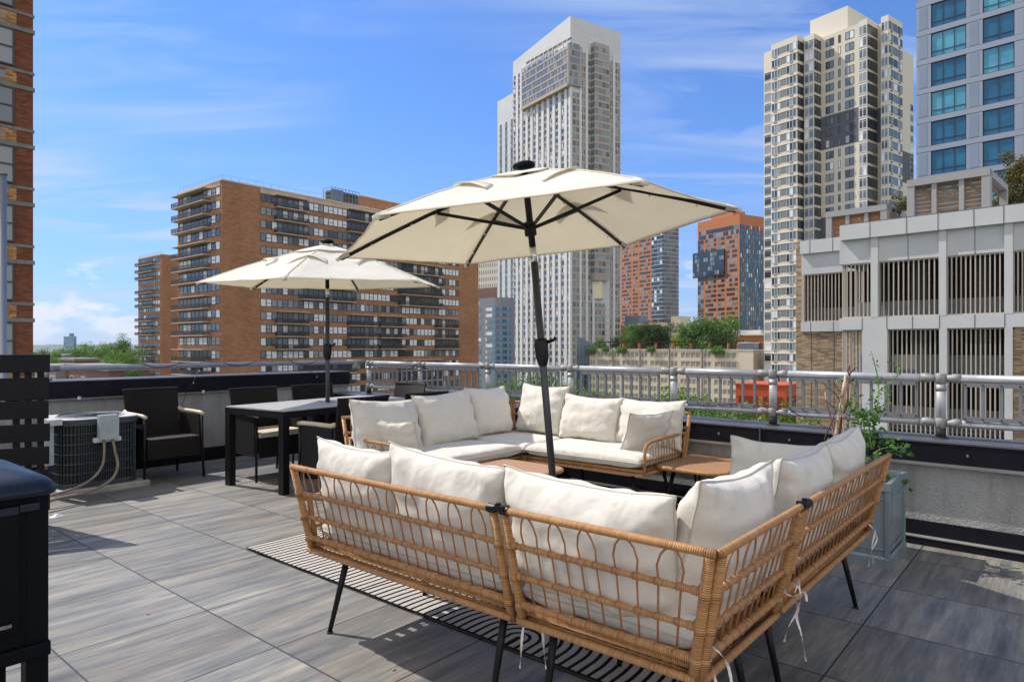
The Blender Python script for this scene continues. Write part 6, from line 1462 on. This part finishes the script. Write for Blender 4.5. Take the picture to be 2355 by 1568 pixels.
def Q(u, v_, Y): p = P(u, v_, Y); return Vector((p.x-pb.x, p.y-pb.y, p.z-.43))
def RX(z): return (1960+z/5.228)*.9417
def RY(z): return (820+z/5.228)*.9417
YP = 4.22
def stem(pts, r0, r1, mt, name='stem', Y=YP, wob=.06):
    q = [Q(RX(a), RY(c), Y+wob*math.sin(i*1.3)) for i, (a, c) in enumerate(pts)]; n = len(q); m = MB(); m.tube(q, [r0+(r1-r0)*i/(n-1) for i in range(n)], mt, 6); m.build(name, v, True); return q
def stake(a, c): 
    b = thing('bamboo_stake', (pb.x, pb.y, .42), 0, c, 'stake', None); p0 = Q(RX(a[0]), RY(a[1]), YP); p1 = Q(RX(a[2]), RY(a[3]), YP); d = (p1-p0).normalized(); p0 = p0-d*(p0.z/d.z); m = MB()
    L = (p1-p0).length; n = 8; pts = []; rr_ = []
    for i in range(n): f0 = i/n; pts += [p0+(p1-p0)*f0, p0+(p1-p0)*(f0+.02/L/1.0*.3), p0+(p1-p0)*(f0+.98/n)]; rr_ += [.0085, .0072, .0070]
    m.tube(pts, rr_, 'bamboo', 8); m.build('cane', b, True)
stake((380, 1450, 530, 560), 'bamboo stake slanting right in the planter, left one of the pair'); stake((505, 1440, 540, 480), 'upright bamboo stake in the planter, right one of the pair')
stem([(455, 1500), (450, 1300), (490, 1050), (560, 900), (580, 700), (590, 560), (600, 480)], .007, .004, 'twig', 'dead_stem'); stem([(430, 1500), (480, 1200), (520, 1000), (575, 800), (560, 650), (600, 500), (600, 380)], .006, .003, 'twig', 'dead_stem'); stem([(580, 600), (640, 560), (655, 540)], .007, .003, 'twig', 'dead_stem')
stem([(590, 500), (570, 450), (595, 380)], .006, .004, 'twig', 'dead_stem'); stem([(600, 480), (650, 430), (685, 405)], .006, .003, 'twig', 'dead_stem')
stem([(430, 1500), (390, 1230), (345, 1000), (300, 830), (225, 790)], .007, .004, 'twig_light', 'dead_stem'); stem([(300, 840), (285, 720)], .006, .005, 'twig_light', 'dead_stem'); stem([(330, 1300), (275, 1400), (280, 1300), (380, 1080), (440, 900), (490, 740)], .005, .004, 'twig', 'dead_stem')
stem([(480, 840), (420, 740), (300, 650), (265, 600)], .004, .002, 'twig', 'dead_stem'); stem([(490, 720), (440, 670), (390, 600), (400, 520)], .003, .002, 'twig', 'dead_stem'); stem([(430, 980), (380, 900), (330, 860), (300, 830)], .004, .002, 'twig', 'dead_stem'); stem([(520, 1440), (620, 1350), (720, 1260)], .006, .004, 'twig_light', 'dead_stem')
stem([(560, 560), (480, 540), (425, 570), (440, 610), (490, 590)], .003, .002, 'stem_green')
m1 = stem([(760, 1500), (860, 1300), (900, 1200), (930, 1050), (950, 900), (970, 760), (965, 600), (940, 450), (905, 320), (880, 220)], .006, .0025, 'stem_green')
m2 = stem([(975, 700), (1060, 630), (1150, 580), (1210, 500), (1235, 430), (1210, 370), (1160, 350), (1100, 350)], .004, .002, 'stem_green')
m3 = stem([(700, 1500), (740, 1300), (720, 1150), (680, 1000), (660, 880)], .005, .003, 'stem_green'); m4 = stem([(640, 1500), (600, 1300), (580, 1150), (600, 1000), (640, 760), (640, 600), (680, 500)], .004, .002, 'stem_green')
m5 = stem([(960, 930), (1040, 870), (1110, 810), (1120, 740), (1060, 700), (980, 700)], .004, .002, 'stem_green'); m6 = stem([(900, 1500), (1000, 1440), (1100, 1420), (1200, 1440), (1270, 1400)], .004, .002, 'stem_green', Y=4.05); m7 = stem([(930, 850), (890, 770), (830, 830)], .003, .002, 'stem_green'); m8 = stem([(800, 1400), (780, 1150), (760, 1020), (700, 930)], .004, .002, 'stem_green'); m9 = stem([(870, 1450), (850, 1200), (820, 1040), (830, 930)], .004, .002, 'stem_green')
rg = random.Random(3); lf = MB()
def leafcard(p, s, d):
    d = d.normalized(); sd = d.cross(Vector((rg.uniform(-1, 1), rg.uniform(-1, 1), rg.uniform(-1, 1)))).normalized(); q = []
    nrm = d.cross(sd)
    pr_ = [(0, 0), (.25, .16), (.32, .42), (.5, .20), (.62, .36), (.75, .12), (1, 0)]
    a = [p+d*(s*x)+sd*(s*y)+nrm*(s*.15*math.sin(x*3)) for x, y in pr_]; b_ = [p+d*(s*x)-sd*(s*y)+nrm*(s*.15*math.sin(x*3)) for x, y in pr_[1:-1]]
    lf.face(a+list(reversed(b_)), 'leaf_vine')
def foliate(st_, n, s, spread, t0=0, t1=1):
    for i in range(n):
        f = t0+(t1-t0)*rg.random(); k = f*(len(st_)-1); a = st_[int(k)]; b_ = st_[min(len(st_)-1, int(k)+1)]; p = a+(b_-a)*(k-int(k)); p = p+Vector((rg.gauss(0, spread), rg.gauss(0, spread), rg.gauss(0, spread)))
        leafcard(p, s*rg.uniform(.5, 1.3), Vector((rg.uniform(-1, 1), rg.uniform(-1, 1), rg.uniform(-.7, .7))))
foliate(m1, 60, .045, .028, 0, .42); foliate(m1, 26, .028, .012, .42, .72); foliate(m1, 14, .016, .008, .75, 1); foliate(m2, 34, .016, .008, .35, 1); foliate(m3, 50, .045, .035, 0, 1); foliate(m4, 22, .038, .03, 0, .55); foliate(m5, 34, .022, .012, 0, 1); foliate(m6, 34, .042, .026, 0, 1); foliate(m7, 14, .022, .006); foliate(m8, 40, .042, .04, 0, 1); foliate(m9, 26, .042, .035, 0, 1); foliate(m4, 12, .016, .01, .6, 1)
foliate([Q(RX(560), RY(1450), YP), Q(RX(640), RY(1300), YP)], 24, .045, .05); foliate([Vector((.05, -.1, .03)), Vector((.25, -.05, -.02))], 24, .05, .05); foliate([Q(RX(1050), RY(1300), 4.1), Q(RX(1250), RY(1480), 4.1)], 20, .045, .03)
foliate([Q(2058, 1090, 4.3), Q(2075, 1110, 4.25)], 26, .04, .02)
lf.build('leaves', v)
# ---- string light cable on the railings ----
def cable(label, path, bulbs):
    e = thing('string_light_cable', path[0], 0, label, 'cable'); p0 = Vector(path[0]); m = MB(); q = [Vector(p)-p0 for p in path]; m.tube(q, .0030, 'cable', 5); m.build('cord', e, True)
    for i in bulbs:
        p = q[i]; d = Vector((0, 0, -1)); o = MB(); o.tube([p, p+d*.018], .005, 'cable', 6); o.tube([p+d*.018, p+d*.026, p+d*.034], [.005, .007, .002], 'bulb', 6); o.build('bulb', e, True)
path = []
t_ = pt[1]
while t_ < pt[5]+.15: path.append(tuple(RS+rt(t_, ZB+.036+.014*math.sin(t_*9)+.012*noise.noise(Vector((t_*6, 0, 0))), -.035+.02*math.sin(t_*14)))); t_ += .045
for k in range(10): path.append(tuple(RS+rt(t_+k*.03, ZB-.0-.012*k, -.04)))
cable('thin dark light string twisted along the lower rail of the railing', path, range(4, len(path)-6, 7))
path = []; t_ = tl(300)
while t_ < tl(790): path.append(tuple(ls+lt_(t_, 1.112-.045*max(0, math.sin(t_*7))**2)-AD*.03)); t_ += .05
cable('thin dark light string looped along the left pipe rail', path, range(3, len(path)-1, 6))
path = [tuple(PL+BD*(tl(455, PL)) -AD*.03+Vector((0, 0, 1.05))), tuple(PL+BD*(tl(440, PL))-AD*.05+Vector((0, 0, .92))), tuple(PL+BD*(tl(425, PL))-AD*.05+Vector((0, 0, .80))), tuple(PL+BD*(tl(412, PL))-AD*.04+Vector((0, 0, .62)))]
cable('short end of light string dangling over the left parapet cap behind the first wicker chair', path, [0, 1])
path = [tuple(PL+BD*(tl(705, PL))-AD*.03+Vector((0, 0, 1.0))), tuple(PL+BD*(tl(722, PL))-AD*.06+Vector((0, 0, .93))), tuple(PL+BD*(tl(750, PL))-AD*.06+Vector((0, 0, .82)))]
cable('short end of light string dangling behind the far umbrella pole', path, [1])
path = [tuple(RS+rt(pt[1]-.25+.03*k, .84+.03*k+.02*math.sin(k*2), -.04)) for k in range(9)]
cable('knotted piece of light string on the first bay of balusters', path, [2, 5, 7])
# small debris / leaf scraps on the floor
for i, (u, v_) in enumerate(((340, 1412), (905, 1540), (455, 1080), (385, 1295))):
    q = G(u, v_); o = MB(); o.face([(-.012, 0, .004), (0, -.006, .007), (.013, .002, .004), (.002, .008, .006)], 'twig_light'); k = o.build('leaf_scrap'); k.location = q; k.rotation_euler = (0, 0, i); tag(k, 'tiny dry leaf scrap lying on the grey paving', 'leaf scrap', 'dry leaf scraps on the paving')

# ---- thin city haze ----
m = bpy.data.materials.new('haze'); m.use_nodes = True; t = NT(m.node_tree)
pvn = t.add('ShaderNodeVolumePrincipled', {'Color': (.80, .88, 1, 1), 'Density': .00005, 'Anisotropy': .2}); t.add('ShaderNodeOutputMaterial', {1: pvn.outputs[0]}); MAT['haze'] = m
m = MB(); m.bb(-9100, 9100, -400, 16100, GZ-1, 175, 'haze'); tag(m.build('haze'), 'thin pale air over the city', 'haze', kind='stuff')
